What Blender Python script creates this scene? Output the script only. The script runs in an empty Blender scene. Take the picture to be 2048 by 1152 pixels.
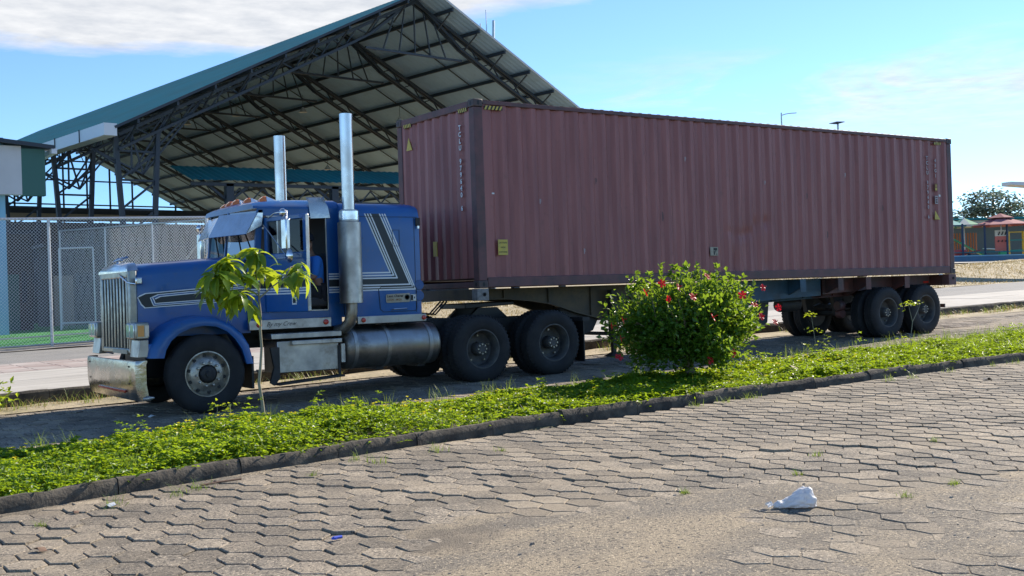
import bpy, math, random
import numpy as np
from mathutils import Vector, Matrix

random.seed(7)
RNG = np.random.default_rng(11)
SC = bpy.context.scene
COL = SC.collection
PI = math.pi

# ------------------------------------------------------------------ camera
def look(loc, yaw, pitch, roll):
    f = Vector((math.sin(yaw)*math.cos(pitch), math.cos(yaw)*math.cos(pitch), math.sin(pitch)))
    r = Vector((math.cos(yaw), -math.sin(yaw), 0)); u = r.cross(f)
    r2 = r*math.cos(roll) + u*math.sin(roll); u2 = r2.cross(f)
    m = Matrix((r2, u2, -f)).transposed().to_4x4(); m.translation = loc
    return m
cam_data = bpy.data.cameras.new('camera')
cam = bpy.data.objects.new('camera', cam_data); COL.objects.link(cam)
cam.matrix_world = look(Vector((-9.1923, -14.1914, 1.4048)), 0.604178, 0.001464, -0.032446)
cam_data.sensor_width = 36.0; cam_data.lens = 2216.88/2048*36.0
cam_data.clip_start = 0.05; cam_data.clip_end = 2000
SC.camera = cam

# ------------------------------------------------------------------ sun, sky, exposure
SUN = Vector((1.6, 0.28, 1.0)).normalized()
SUN_EL = math.asin(SUN.z); SUN_ROT = math.atan2(SUN.x, SUN.y)
sd = bpy.data.lights.new('sun', 'SUN'); sd.energy = 4.8; sd.angle = math.radians(0.55); sd.color = (1.0, 0.905, 0.77)
sun = bpy.data.objects.new('sun', sd); COL.objects.link(sun)
sun.rotation_euler = SUN.to_track_quat('Z', 'Y').to_euler(); sun.location = (30, 10, 30)

world = bpy.data.worlds.new('World'); SC.world = world; world.use_nodes = True
W = world.node_tree; W.nodes.clear()
def wn(t, **k):
    n = W.nodes.new(t)
    for a, v in k.items(): setattr(n, a, v)
    return n
def wl(a, b): W.links.new(a, b)
def wmath(op, a, b=None, c=None, clamp=False):
    n = wn('ShaderNodeMath', operation=op, use_clamp=clamp)
    for i, v in enumerate((a, b, c)):
        if v is None: continue
        if isinstance(v, (int, float)): n.inputs[i].default_value = v
        else: wl(v, n.inputs[i])
    return n.outputs[0]
sky = wn('ShaderNodeTexSky', sky_type='NISHITA', sun_disc=False, sun_elevation=SUN_EL, sun_rotation=SUN_ROT)
sky.air_density = 0.7; sky.dust_density = 0.05; sky.ozone_density = 4.0; sky.altitude = 50
tc = wn('ShaderNodeTexCoord'); sep = wn('ShaderNodeSeparateXYZ'); wl(tc.outputs['Generated'], sep.inputs[0])
zc = wmath('MAXIMUM', sep.outputs[2], 0.03)
qx = wmath('DIVIDE', sep.outputs[0], zc); qy = wmath('DIVIDE', sep.outputs[1], zc)
cmb = wn('ShaderNodeCombineXYZ'); wl(qx, cmb.inputs[0]); wl(qy, cmb.inputs[1])
n1 = wn('ShaderNodeTexNoise'); n1.inputs['Scale'].default_value = 1.9; n1.inputs['Detail'].default_value = 9; n1.inputs['Roughness'].default_value = 0.6
wl(cmb.outputs[0], n1.inputs['Vector'])
n1b = wn('ShaderNodeTexNoise'); n1b.inputs['Scale'].default_value = 5.5; n1b.inputs['Detail'].default_value = 6; n1b.inputs['Roughness'].default_value = 0.6
wl(cmb.outputs[0], n1b.inputs['Vector'])
# drifting cloud masses; one of them stands over the hall, blue sky between
n0 = wn('ShaderNodeTexNoise'); n0.inputs['Scale'].default_value = 0.33; n0.inputs['Detail'].default_value = 3; wl(cmb.outputs[0], n0.inputs['Vector'])
dx = wmath('SUBTRACT', qx, 0.9); dy = wmath('SUBTRACT', qy, 3.15)
dist = wmath('SQRT', wmath('ADD', wmath('MULTIPLY', dx, dx), wmath('MULTIPLY', dy, dy)))
bank = wmath('MAXIMUM', wmath('DIVIDE', wmath('SUBTRACT', 1.50, dist), 0.30), wmath('MULTIPLY', wmath('SUBTRACT', n0.outputs[0], 0.66), 9.0))
dens = wmath('ADD', bank, wmath('MULTIPLY', wmath('SUBTRACT', n1.outputs[0], 0.5), 2.6))
dens = wmath('ADD', dens, 0.05, clamp=True)
# thin streaks low over the horizon
str_ = wn('ShaderNodeCombineXYZ'); wl(wmath('MULTIPLY', sep.outputs[0], 4.0), str_.inputs[0]); wl(wmath('MULTIPLY', sep.outputs[1], 4.0), str_.inputs[1]); wl(wmath('MULTIPLY', sep.outputs[2], 26.0), str_.inputs[2])
n2 = wn('ShaderNodeTexNoise'); n2.inputs['Scale'].default_value = 1.0; n2.inputs['Detail'].default_value = 8; n2.inputs['Roughness'].default_value = 0.62; n2.inputs['Distortion'].default_value = 0.5
wl(str_.outputs[0], n2.inputs['Vector'])
bandz = wmath('SUBTRACT', 1.0, wmath('DIVIDE', wmath('ABSOLUTE', wmath('SUBTRACT', sep.outputs[2], 0.160)), 0.05), clamp=True)
streak = wmath('MULTIPLY', wmath('MULTIPLY', wmath('SUBTRACT', n2.outputs[0], 0.44), 6.0, clamp=True), wmath('MULTIPLY', bandz, wmath('MULTIPLY', wmath('SUBTRACT', sep.outputs[0], 0.56), 6.0, clamp=True)), clamp=True)
amount = wmath('MAXIMUM', wmath('MULTIPLY', dens, 0.97), streak)
shade = wn('ShaderNodeMixRGB'); shade.inputs[1].default_value = (3.2, 3.35, 3.6, 1); shade.inputs[2].default_value = (4.7, 4.7, 4.7, 1)
wl(wmath('MULTIPLY', wmath('SUBTRACT', n1b.outputs[0], 0.3), 2.2, clamp=True), shade.inputs[0])
tint = wn('ShaderNodeMixRGB', blend_type='MULTIPLY'); tint.inputs[0].default_value = 1.0; tint.inputs[2].default_value = (0.93, 1.03, 1.08, 1); wl(sky.outputs[0], tint.inputs[1])
mixs = wn('ShaderNodeMixRGB'); wl(amount, mixs.inputs[0]); wl(tint.outputs[0], mixs.inputs[1]); wl(shade.outputs[0], mixs.inputs[2])
bg = wn('ShaderNodeBackground'); bg.inputs['Strength'].default_value = 0.118
wo = wn('ShaderNodeOutputWorld'); wl(mixs.outputs[0], bg.inputs[0]); wl(bg.outputs[0], wo.inputs[0])

SC.view_settings.view_transform = 'Standard'; SC.view_settings.look = 'None'
SC.view_settings.exposure = 0.9; SC.view_settings.gamma = 1.0; SC.view_settings.use_curve_mapping = False
SC.render.engine = 'CYCLES'
SC.cycles.max_bounces = 8; SC.cycles.transparent_max_bounces = 24; SC.cycles.caustics_reflective = False; SC.cycles.caustics_refractive = False
SC.cycles.use_denoising = True; SC.cycles.denoiser = 'OPENIMAGEDENOISE'; SC.cycles.denoising_input_passes = 'RGB_ALBEDO_NORMAL'; SC.cycles.denoising_prefilter = 'ACCURATE'

# ------------------------------------------------------------------ helpers
def gz(x):
    return 0.019*np.clip(x, -60, 70)
def sstep(a, b, v):
    t = np.clip((np.asarray(v, float)-a)/(b-a), 0, 1); return t*t*(3-2*t)
def bank_rise(x, y):
    x = np.asarray(x, float); y = np.asarray(y, float)
    return (0.40+0.0098*np.clip(x, 0, 60))*sstep(16.2, 22.5, y)*sstep(3.0, 7.0, x)
def hash2(ix, iy, s):
    h = (ix*374761393 + iy*668265263 + s*1274126177) & 0xFFFFFFFF
    h = ((h ^ (h >> 13))*1274126177) & 0xFFFFFFFF
    return ((h ^ (h >> 16)) & 0xFFFF)/65535.0
def vnoise(x, y, s=0):
    x = np.asarray(x, float); y = np.asarray(y, float)
    ix = np.floor(x).astype(np.int64); iy = np.floor(y).astype(np.int64); fx = x-ix; fy = y-iy
    fx = fx*fx*(3-2*fx); fy = fy*fy*(3-2*fy)
    a = hash2(ix, iy, s); b = hash2(ix+1, iy, s); c = hash2(ix, iy+1, s); d = hash2(ix+1, iy+1, s)
    return a+(b-a)*fx+(c-a)*fy+(a-b-c+d)*fx*fy
def fbm(x, y, o=4, s=0):
    t = 0; a = .5; n = 0
    for k in range(o):
        t = t+a*vnoise(x*2**k, y*2**k, s+k); n += a; a *= .5
    return t/n

def link(o, parent=None, ploc=None):
    COL.objects.link(o)
    if parent is not None:
        o.parent = parent
        if parent.get('_lx') is not None:
            o.matrix_parent_inverse = Matrix.Translation(Vector((parent['_lx'], parent['_ly'], parent['_lz']))).inverted()
    return o
def tag(o, label=None, cat=None, group=None, kind=None):
    if label: o['label'] = label
    if cat: o['category'] = cat
    if group: o['group'] = group
    if kind: o['kind'] = kind
    return o
def empty(name, loc, label=None, cat=None, group=None, kind=None):
    o = bpy.data.objects.new(name, None); o.location = loc; o.empty_display_size = 0.1
    o['_lx'], o['_ly'], o['_lz'] = float(loc[0]), float(loc[1]), float(loc[2])
    COL.objects.link(o)
    return tag(o, label, cat, group, kind)
def mesh_obj(name, verts, faces, mat, parent=None, smooth=None, bevel=0.0, bseg=2):
    me = bpy.data.meshes.new(name)
    me.from_pydata([tuple(v) for v in verts] if not isinstance(verts, np.ndarray) else verts.tolist(), [], faces if not isinstance(faces, np.ndarray) else faces.tolist())
    if isinstance(mat, (list, tuple)):
        for m in mat: me.materials.append(m)
    elif mat is not None: me.materials.append(mat)
    if smooth is not None:
        me.polygons.foreach_set('use_smooth', [True]*len(me.polygons))
        me.set_sharp_from_angle(angle=math.radians(smooth))
    me.update()
    o = bpy.data.objects.new(name, me); link(o, parent)
    if bevel > 0:
        b = o.modifiers.new('edge', 'BEVEL'); b.width = bevel; b.segments = bseg; b.limit_method = 'ANGLE'; b.angle_limit = math.radians(40)
        b.harden_normals = False
        if smooth is None:
            me.polygons.foreach_set('use_smooth', [True]*len(me.polygons)); me.set_sharp_from_angle(angle=math.radians(50))
    return o

class MB:
    def __init__(s): s.v = []; s.f = []
    def add(s, vs, fs):
        n = len(s.v); s.v += [tuple(map(float, v)) for v in vs]; s.f += [tuple(i+n for i in f) for f in fs]; return s
    def box(s, x0, x1, y0, y1, z0, z1):
        v = [(x, y, z) for z in (z0, z1) for y in (y0, y1) for x in (x0, x1)]
        return s.add(v, [(0, 2, 3, 1), (4, 5, 7, 6), (0, 1, 5, 4), (2, 6, 7, 3), (0, 4, 6, 2), (1, 3, 7, 5)])
    def hexa(s, v):   # 8 corners: bottom 4 ccw, top 4 ccw
        return s.add(v, [(3, 2, 1, 0), (4, 5, 6, 7), (0, 1, 5, 4), (1, 2, 6, 5), (2, 3, 7, 6), (3, 0, 4, 7)])
    def bar(s, a, b, w, h, up=(0, 0, 1)):
        a = Vector(a); b = Vector(b); d = (b-a).normalized(); up = Vector(up)
        r = d.cross(up)
        if r.length < 1e-4: r = d.cross(Vector((0, 1, 0)))
        r.normalize(); u = r.cross(d); v = []
        for p in (a, b):
            for sx, sz in ((-1, -1), (1, -1), (1, 1), (-1, 1)): v.append(p+r*sx*w/2+u*sz*h/2)
        return s.add(v, [(0, 1, 2, 3), (7, 6, 5, 4), (0, 4, 5, 1), (1, 5, 6, 2), (2, 6, 7, 3), (3, 7, 4, 0)])
    def tube(s, pts, r, seg=8, caps=True):
        pts = [Vector(p) for p in pts]; n = len(pts)
        rs = r if isinstance(r, (list, tuple)) else [r]*n
        vs = []; ref = None
        for i, p in enumerate(pts):
            d = (pts[min(i+1, n-1)]-pts[max(i-1, 0)]).normalized()
            if ref is None:
                ref = d.cross(Vector((0, 0, 1)))
                if ref.length < 1e-3: ref = d.cross(Vector((1, 0, 0)))
            ref = (ref-d*ref.dot(d)).normalized(); u = d.cross(ref)
            for k in range(seg):
                a = 2*PI*k/seg; vs.append(p+(ref*math.cos(a)+u*math.sin(a))*rs[i])
        fs = [(i*seg+k, i*seg+(k+1) % seg, (i+1)*seg+(k+1) % seg, (i+1)*seg+k) for i in range(n-1) for k in range(seg)]
        if caps: fs += [tuple(range(seg-1, -1, -1)), tuple((n-1)*seg+k for k in range(seg))]
        return s.add(vs, fs)
    def lathe(s, prof, c, axis='y', seg=32, close=False, caps=(True, True)):   # prof: (radius, offset along axis)
        vs = []
        for r, h in prof:
            for k in range(seg):
                a = 2*PI*k/seg; p, q = r*math.cos(a), r*math.sin(a)
                vs.append({'y': (c[0]+p, c[1]+h, c[2]+q), 'x': (c[0]+h, c[1]+p, c[2]+q), 'z': (c[0]+p, c[1]+q, c[2]+h)}[axis])
        n = len(prof); fs = []
        for i in range(n-1 if not close else n):
            j = (i+1) % n
            for k in range(seg): fs.append((i*seg+k, i*seg+(k+1) % seg, j*seg+(k+1) % seg, j*seg+k))
        if not close:
            if caps[0] and prof[0][0] > 1e-4: fs.append(tuple(range(seg-1, -1, -1)))
            if caps[1] and prof[-1][0] > 1e-4: fs.append(tuple((n-1)*seg+k for k in range(seg)))
        return s.add(vs, fs)
    def prism(s, poly, d0, d1, plane='xz'):   # poly extruded along the remaining axis
        def P(a, b, d): return {'xz': (a, d, b), 'xy': (a, b, d), 'yz': (d, a, b)}[plane]
        n = len(poly); vs = [P(a, b, d0) for a, b in poly]+[P(a, b, d1) for a, b in poly]
        fs = [tuple(range(n)), tuple(range(2*n-1, n-1, -1))]+[(i, i+n, (i+1) % n+n, (i+1) % n) for i in range(n)]
        return s.add(vs, fs)
    def loft(s, rings, caps=True, closed=True):
        n = len(rings[0]); vs = [p for r in rings for p in r]; m = len(rings)
        fs = [(i*n+k, i*n+(k+1) % n, (i+1)*n+(k+1) % n, (i+1)*n+k) for i in range(m-1) for k in range(n if closed else n-1)]
        if caps: fs += [tuple(range(n-1, -1, -1)), tuple((m-1)*n+k for k in range(n))]
        return s.add(vs, fs)
    def build(s, name, mat, parent=None, smooth=None, bevel=0.0, bseg=2):
        return mesh_obj(name, s.v, s.f, mat, parent, smooth, bevel, bseg)

def fix_normals(o):
    import bmesh
    bm = bmesh.new(); bm.from_mesh(o.data); bmesh.ops.recalc_face_normals(bm, faces=bm.faces); bm.to_mesh(o.data); bm.free(); return o

def text_mesh(body, size=1.0, shear=0.0, align='LEFT', bold=0.0, spacing=1.0):
    cu = bpy.data.curves.new('lettering', 'FONT'); cu.body = body; cu.size = size; cu.shear = shear; cu.align_x = align; cu.align_y = 'CENTER'
    cu.offset = bold; cu.extrude = 0.0; cu.resolution_u = 2; cu.space_character = spacing
    to = bpy.data.objects.new('lettering', cu); COL.objects.link(to)
    dg = bpy.context.evaluated_depsgraph_get(); me = bpy.data.meshes.new_from_object(to.evaluated_get(dg))
    bpy.data.objects.remove(to); bpy.data.curves.remove(cu)
    return me
def lettering(name, body, size, origin, right, up, mat, parent, **k):
    me = text_mesh(body, size, **k); o0 = Vector(origin); r = Vector(right); u = Vector(up)
    for v in me.vertices: v.co = o0+r*v.co.x+u*v.co.y
    me.materials.clear(); me.materials.append(mat)
    o = bpy.data.objects.new(name, me); return link(o, parent)

# ------------------------------------------------------------------ materials
def new_mat(name):
    m = bpy.data.materials.new(name); m.use_nodes = True; t = m.node_tree; t.nodes.clear()
    return m, t
class NT:
    def __init__(s, t): s.t = t
    def n(s, typ, **k):
        n = s.t.nodes.new(typ)
        for a, v in k.items(): setattr(n, a, v)
        return n
    def l(s, a, b): s.t.links.new(a, b)
    def math(s, op, a, b=None, clamp=False):
        n = s.n('ShaderNodeMath', operation=op, use_clamp=clamp)
        for i, v in enumerate((a, b)):
            if v is None: continue
            if isinstance(v, (int, float)): n.inputs[i].default_value = v
            else: s.l(v, n.inputs[i])
        return n.outputs[0]
    def noise(s, vec, scale, detail=4, rough=0.55, stretch=None):
        if stretch:
            mp = s.n('ShaderNodeMapping'); mp.inputs['Scale'].default_value = stretch; s.l(vec, mp.inputs[0]); vec = mp.outputs[0]
        n = s.n('ShaderNodeTexNoise'); n.inputs['Scale'].default_value = scale; n.inputs['Detail'].default_value = detail; n.inputs['Roughness'].default_value = rough
        s.l(vec, n.inputs['Vector']); return n.outputs[0]
    def ramp(s, fac, lo, hi):
        n = s.n('ShaderNodeMapRange'); n.inputs[1].default_value = lo; n.inputs[2].default_value = hi; s.l(fac, n.inputs[0]); return n.outputs[0]
    def mix(s, fac, a, b, blend='MIX'):
        n = s.n('ShaderNodeMixRGB', blend_type=blend)
        for i, v in enumerate((fac, a, b)):
            if isinstance(v, (int, float)): n.inputs[i].default_value = v
            elif isinstance(v, tuple): n.inputs[i].default_value = (*v, 1) if len(v) == 3 else v
            else: s.l(v, n.inputs[i])
        return n.outputs[0]
def rgb(c): return (*c, 1)

def pbr(name, c, rough=0.6, metal=0.0, c2=None, scale=3.0, contrast=(0.35, 0.65), detail=6, stretch=None, speck=None, speck_scale=180, bump=0.0, bump_scale=40, coat=0.0, dirt=None, rough2=None, var=0.0, spec=0.5):
    m, t = new_mat(name); N = NT(t)
    out = N.n('ShaderNodeOutputMaterial'); b = N.n('ShaderNodeBsdfPrincipled'); N.l(b.outputs[0], out.inputs[0])
    b.inputs['Roughness'].default_value = rough; b.inputs['Metallic'].default_value = metal; b.inputs['Coat Weight'].default_value = coat; b.inputs['Coat Roughness'].default_value = 0.08
    b.inputs['Specular IOR Level'].default_value = spec
    g = N.n('ShaderNodeNewGeometry'); pos = g.outputs['Position']
    col = c; need = False
    if c2 is not None:
        f = N.ramp(N.noise(pos, scale, detail, 0.6, stretch), *contrast); col = N.mix(f, c, c2); need = True
        if rough2 is not None:
            mr = N.n('ShaderNodeMapRange'); N.l(f, mr.inputs[0]); mr.inputs[3].default_value = rough; mr.inputs[4].default_value = rough2; N.l(mr.outputs[0], b.inputs['Roughness'])
    if speck is not None:
        f = N.ramp(N.noise(pos, speck_scale, 3, 0.75), 0.53, 0.60); col = N.mix(f, col, speck); need = True
        f = N.ramp(N.noise(pos, speck_scale*1.37, 3, 0.75), 0.56, 0.64); col = N.mix(N.math('MULTIPLY', f, 0.8), col, tuple(min(1, q*2.1) for q in c))
    if dirt is not None:   # (colour, scale, lo, hi)
        f = N.ramp(N.noise(pos, dirt[1], 8, 0.65), dirt[2], dirt[3]); col = N.mix(f, col, dirt[0]); need = True
    if var > 0:
        oi = N.n('ShaderNodeObjectInfo'); r = N.math('FRACT', N.math('ADD', oi.outputs['Random'], g.outputs['Random Per Island']))
        mr = N.n('ShaderNodeMapRange'); N.l(r, mr.inputs[0]); mr.inputs[3].default_value = 1-var; mr.inputs[4].default_value = 1+var
        hs = N.n('ShaderNodeHueSaturation'); N.l(mr.outputs[0], hs.inputs['Value'])
        if need: N.l(col, hs.inputs['Color'])
        else: hs.inputs['Color'].default_value = rgb(col)
        col = hs.outputs[0]; need = True
    if need: N.l(col, b.inputs['Base Color'])
    else: b.inputs['Base Color'].default_value = rgb(col)
    if bump > 0:
        bp = N.n('ShaderNodeBump'); bp.inputs['Strength'].default_value = 1.0; bp.inputs['Distance'].default_value = bump
        N.l(N.noise(pos, bump_scale, 5, 0.6), bp.inputs['Height']); N.l(bp.outputs[0], b.inputs['Normal'])
    return m
def leafy(name, c, c2, trans=0.45, rough=0.45, tcol=None):
    m, t = new_mat(name); N = NT(t)
    out = N.n('ShaderNodeOutputMaterial'); g = N.n('ShaderNodeNewGeometry'); oi = N.n('ShaderNodeObjectInfo')
    r = N.math('FRACT', N.math('ADD', oi.outputs['Random'], g.outputs['Random Per Island']))
    col = N.mix(r, c, c2)
    b = N.n('ShaderNodeBsdfPrincipled'); b.inputs['Roughness'].default_value = rough; b.inputs['Specular IOR Level'].default_value = 0.4; N.l(col, b.inputs['Base Color'])
    tr = N.n('ShaderNodeBsdfTranslucent')
    if tcol: N.l(N.mix(0.75, col, tcol), tr.inputs[0])
    else: N.l(col, tr.inputs[0])
    mx = N.n('ShaderNodeMixShader'); mx.inputs[0].default_value = trans; N.l(b.outputs[0], mx.inputs[1]); N.l(tr.outputs[0], mx.inputs[2]); N.l(mx.outputs[0], out.inputs[0])
    return m
def glassy(name, tint, refl=(0.8, 0.85, 0.9), base=0.08):
    m, t = new_mat(name); N = NT(t); out = N.n('ShaderNodeOutputMaterial')
    tr = N.n('ShaderNodeBsdfTransparent'); tr.inputs[0].default_value = rgb(tint)
    gl = N.n('ShaderNodeBsdfGlossy'); gl.inputs[0].default_value = rgb(refl); gl.inputs['Roughness'].default_value = 0.02
    lw = N.n('ShaderNodeLayerWeight'); lw.inputs[0].default_value = 0.25
    f = N.math('ADD', N.math('MULTIPLY', lw.outputs['Fresnel'], 0.35), base, clamp=True)
    mx = N.n('ShaderNodeMixShader'); N.l(f, mx.inputs[0]); N.l(tr.outputs[0], mx.inputs[1]); N.l(gl.outputs[0], mx.inputs[2]); N.l(mx.outputs[0], out.inputs[0])
    return m

M = {}
M['paver'] = pbr('paver concrete', (0.280, 0.230, 0.166), 0.92, c2=(0.140, 0.121, 0.094), scale=1.5, speck=(0.05, 0.042, 0.034), speck_scale=42, bump=0.008, bump_scale=80, dirt=((0.325, 0.262, 0.178), 0.7, 0.5, 0.76), var=0.27)
M['grille'] = pbr('dull grille metal', (0.40, 0.40, 0.37), 0.3, 1.0, c2=(0.28, 0.28, 0.25), scale=7, rough2=0.45)
M['bed'] = pbr('joint sand', (0.085, 0.075, 0.06), 0.95, bump=0.004, bump_scale=60)
M['sand'] = pbr('dusty sand', (0.295, 0.238, 0.160), 0.95, c2=(0.185, 0.158, 0.12), scale=1.1, contrast=(0.42, 0.58), stretch=(0.7, 1.5, 1), speck=(0.075, 0.062, 0.05), speck_scale=38, bump=0.010, bump_scale=80, dirt=((0.115, 0.094, 0.07), 0.8, 0.55, 0.74))
M['kerb'] = pbr('weathered kerb concrete', (0.125, 0.105, 0.078), 0.95, c2=(0.042, 0.036, 0.029), scale=5, contrast=(0.3, 0.62), bump=0.014, bump_scale=26, dirt=((0.22, 0.18, 0.12), 3, 0.6, 0.8), var=0.12)
M['soil'] = pbr('soil', (0.10, 0.08, 0.05), 0.95, c2=(0.05, 0.06, 0.03), scale=4, bump=0.01, bump_scale=30)
M['walk'] = pbr('pale concrete walk', (0.47, 0.44, 0.385), 0.9, c2=(0.36, 0.335, 0.29), scale=1.2, stretch=(0.4, 2.5, 1), bump=0.003, bump_scale=60, dirt=((0.26, 0.24, 0.21), 0.8, 0.6, 0.8), var=0.05)
M['tile_red'] = pbr('reddish tile', (0.30, 0.22, 0.19), 0.9, c2=(0.42, 0.37, 0.33), scale=1.5, var=0.15, bump=0.002)
M['asphalt'] = pbr('worn asphalt', (0.17, 0.165, 0.155), 0.95, c2=(0.24, 0.225, 0.2), scale=0.7, speck=(0.3, 0.29, 0.27), speck_scale=60, bump=0.004, bump_scale=90)
M['gravel'] = pbr('gravel', (0.36, 0.33, 0.29), 0.95, c2=(0.2, 0.18, 0.16), scale=9, bump=0.02, bump_scale=22)
M['drygrass_ground'] = pbr('dry grass ground', (0.44, 0.36, 0.23), 0.95, c2=(0.30, 0.25, 0.15), scale=1.4, detail=9, bump=0.03, bump_scale=9, dirt=((0.22, 0.23, 0.10), 0.35, 0.58, 0.75))
M['far_ground'] = pbr('far ground', (0.22, 0.2, 0.13), 0.95, c2=(0.12, 0.14, 0.06), scale=0.2)
M['turf'] = pbr('green turf', (0.07, 0.30, 0.06), 0.9, c2=(0.05, 0.2, 0.05), scale=3, bump=0.01, bump_scale=60)
M['blue'] = pbr('blue truck paint', (0.006, 0.098, 0.335), 0.32, c2=(0.014, 0.09, 0.26), scale=1.2, coat=0.4, rough2=0.5, dirt=((0.075, 0.105, 0.15), 6.0, 0.56, 0.88), bump=0.002, bump_scale=1.6, spec=0.4)
M['blue_dull'] = pbr('sun faded blue paint', (0.03, 0.10, 0.30), 0.5, c2=(0.06, 0.11, 0.22), scale=4, dirt=((0.11, 0.12, 0.14), 7, 0.62, 0.85))
M['stripe_dark'] = pbr('charcoal stripe', (0.022, 0.028, 0.03), 0.45)
M['stripe_white'] = pbr('white stripe', (0.74, 0.75, 0.74), 0.45)
M['chrome'] = pbr('chrome', (0.72, 0.72, 0.72), 0.12, 1.0, c2=(0.6, 0.6, 0.6), scale=6, rough2=0.26, bump=0.0015, bump_scale=5)
M['stack'] = pbr('polished exhaust steel', (0.66, 0.65, 0.63), 0.2, 1.0, c2=(0.56, 0.54, 0.50), scale=3, rough2=0.32)
M['steel_dull'] = pbr('brushed dull steel', (0.52, 0.51, 0.48), 0.38, 1.0, c2=(0.40, 0.38, 0.34), scale=4, rough2=0.55, dirt=((0.22, 0.18, 0.13), 3.5, 0.55, 0.78), bump=0.001, bump_scale=8)
M['bumper'] = pbr('battered bumper steel', (0.52, 0.49, 0.44), 0.16, 1.0, c2=(0.4, 0.36, 0.31), scale=2.5, rough2=0.34, bump=0.007, bump_scale=4, dirt=((0.24, 0.19, 0.13), 6, 0.6, 0.85))
M['tank'] = pbr('stained tank aluminium', (0.38, 0.37, 0.35), 0.34, 1.0, c2=(0.27, 0.24, 0.20), scale=2.2, rough2=0.55, dirt=((0.10, 0.085, 0.07), 2.6, 0.5, 0.75))
M['wheel_alu'] = pbr('dull wheel metal', (0.50, 0.47, 0.40), 0.45, 0.85, c2=(0.24, 0.22, 0.19), scale=9, dirt=((0.06, 0.055, 0.05), 8, 0.55, 0.8))
M['wheel_dark'] = pbr('dark painted wheel', (0.045, 0.046, 0.048), 0.6, c2=(0.09, 0.085, 0.075), scale=8)
M['rubber'] = pbr('tyre rubber', (0.012, 0.012, 0.013), 0.8, c2=(0.028, 0.027, 0.026), scale=5, contrast=(0.45, 0.8), bump=0.001, bump_scale=60)
M['black'] = pbr('black chassis paint', (0.016, 0.016, 0.017), 0.65, c2=(0.035, 0.032, 0.028), scale=6)
M['black_plastic'] = pbr('black plastic', (0.012, 0.012, 0.013), 0.5)
M['grease'] = pbr('greasy black steel', (0.012, 0.012, 0.013), 0.4, 0.3)
M['interior'] = pbr('dark cab trim', (0.085, 0.085, 0.09), 0.8)
M['seat'] = pbr('grey seat cloth', (0.06, 0.06, 0.065), 0.95)
M['glass'] = glassy('cab glass', (0.20, 0.23, 0.25), base=0.03)
M['orange_lens'] = pbr('orange lens', (0.75, 0.17, 0.03), 0.25, coat=0.5)
M['red_lens'] = pbr('red lens', (0.5, 0.03, 0.02), 0.25, coat=0.5)
M['amber'] = pbr('amber lens', (0.7, 0.3, 0.07), 0.2, coat=0.6)
M['clear_lens'] = pbr('headlamp lens', (0.55, 0.56, 0.55), 0.12, 0.4, coat=0.8)
M['maroon'] = pbr('maroon container paint', (0.345, 0.112, 0.097), 0.38, c2=(0.245, 0.086, 0.08), scale=4.5, contrast=(0.34, 0.7), stretch=(1.6, 1.0, 0.13), rough2=0.55, dirt=((0.19, 0.075, 0.058), 8.0, 0.58, 0.85), bump=0.0014, bump_scale=6)
M['maroon_dark'] = pbr('grimy maroon steel', (0.16, 0.066, 0.064), 0.6, c2=(0.09, 0.052, 0.05), scale=4, dirt=((0.2, 0.09, 0.055), 7, 0.6, 0.8))
M['casting'] = pbr('corner casting steel', (0.055, 0.045, 0.046), 0.6, c2=(0.1, 0.06, 0.05), scale=14)
M['yellow'] = pbr('yellow sticker', (0.62, 0.46, 0.07), 0.6, c2=(0.5, 0.38, 0.1), scale=12)
M['white_print'] = pbr('white print', (0.68, 0.67, 0.66), 0.6)
M['white_worn'] = pbr('worn white print', (0.42, 0.38, 0.38), 0.6)
M['black_print'] = pbr('black print', (0.015, 0.015, 0.015), 0.6)
M['tan_plate'] = pbr('tan name plate', (0.42, 0.37, 0.27), 0.5, c2=(0.33, 0.28, 0.2), scale=20)
M['brown_print'] = pbr('brown print', (0.22, 0.10, 0.03), 0.6)
M['chassis_brown'] = pbr('yellow brown chassis paint', (0.12, 0.085, 0.042), 0.6, c2=(0.05, 0.042, 0.032), scale=3, dirt=((0.03, 0.028, 0.026), 5, 0.55, 0.8))
M['chassis_blue'] = pbr('blue chassis paint', (0.03, 0.085, 0.13), 0.6, c2=(0.025, 0.05, 0.07), scale=3, dirt=((0.03, 0.028, 0.026), 4, 0.6, 0.85))
M['chassis_red'] = pbr('dull red chassis paint', (0.12, 0.04, 0.033), 0.6, c2=(0.05, 0.03, 0.028), scale=4)
M['block_pale'] = pbr('pale lock block', (0.25, 0.24, 0.23), 0.6, c2=(0.15, 0.14, 0.13), scale=18)
M['galv'] = pbr('galvanised pipe', (0.56, 0.57, 0.57), 0.42, 0.7, c2=(0.44, 0.45, 0.46), scale=6)
M['wire'] = pbr('galvanised wire', (0.85, 0.86, 0.86), 0.45, 0.2)
M['steel_dark'] = pbr('dark truss steel', (0.018, 0.030, 0.046), 0.6, c2=(0.028, 0.038, 0.05), scale=1.2)
M['teal_roof'] = pbr('teal roof sheet', (0.012, 0.19, 0.215), 0.65, c2=(0.018, 0.15, 0.165), scale=0.5, stretch=(2, 0.3, 1), spec=0.25)
M['white_sheet'] = pbr('white sheet', (0.62, 0.65, 0.68), 0.45)
M['beige_wall'] = pbr('beige plaster', (0.36, 0.30, 0.23), 0.9, c2=(0.28, 0.24, 0.19), scale=0.8)
M['shade_wall'] = pbr('shade darkened wall', (0.075, 0.07, 0.065), 0.9, c2=(0.05, 0.048, 0.047), scale=0.6)  # deep shade behind the fence and under the roof, put into the wall colour
M['pale_blue'] = pbr('pale blue wall paint', (0.23, 0.47, 0.62), 0.8, c2=(0.2, 0.42, 0.56), scale=1)
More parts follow.
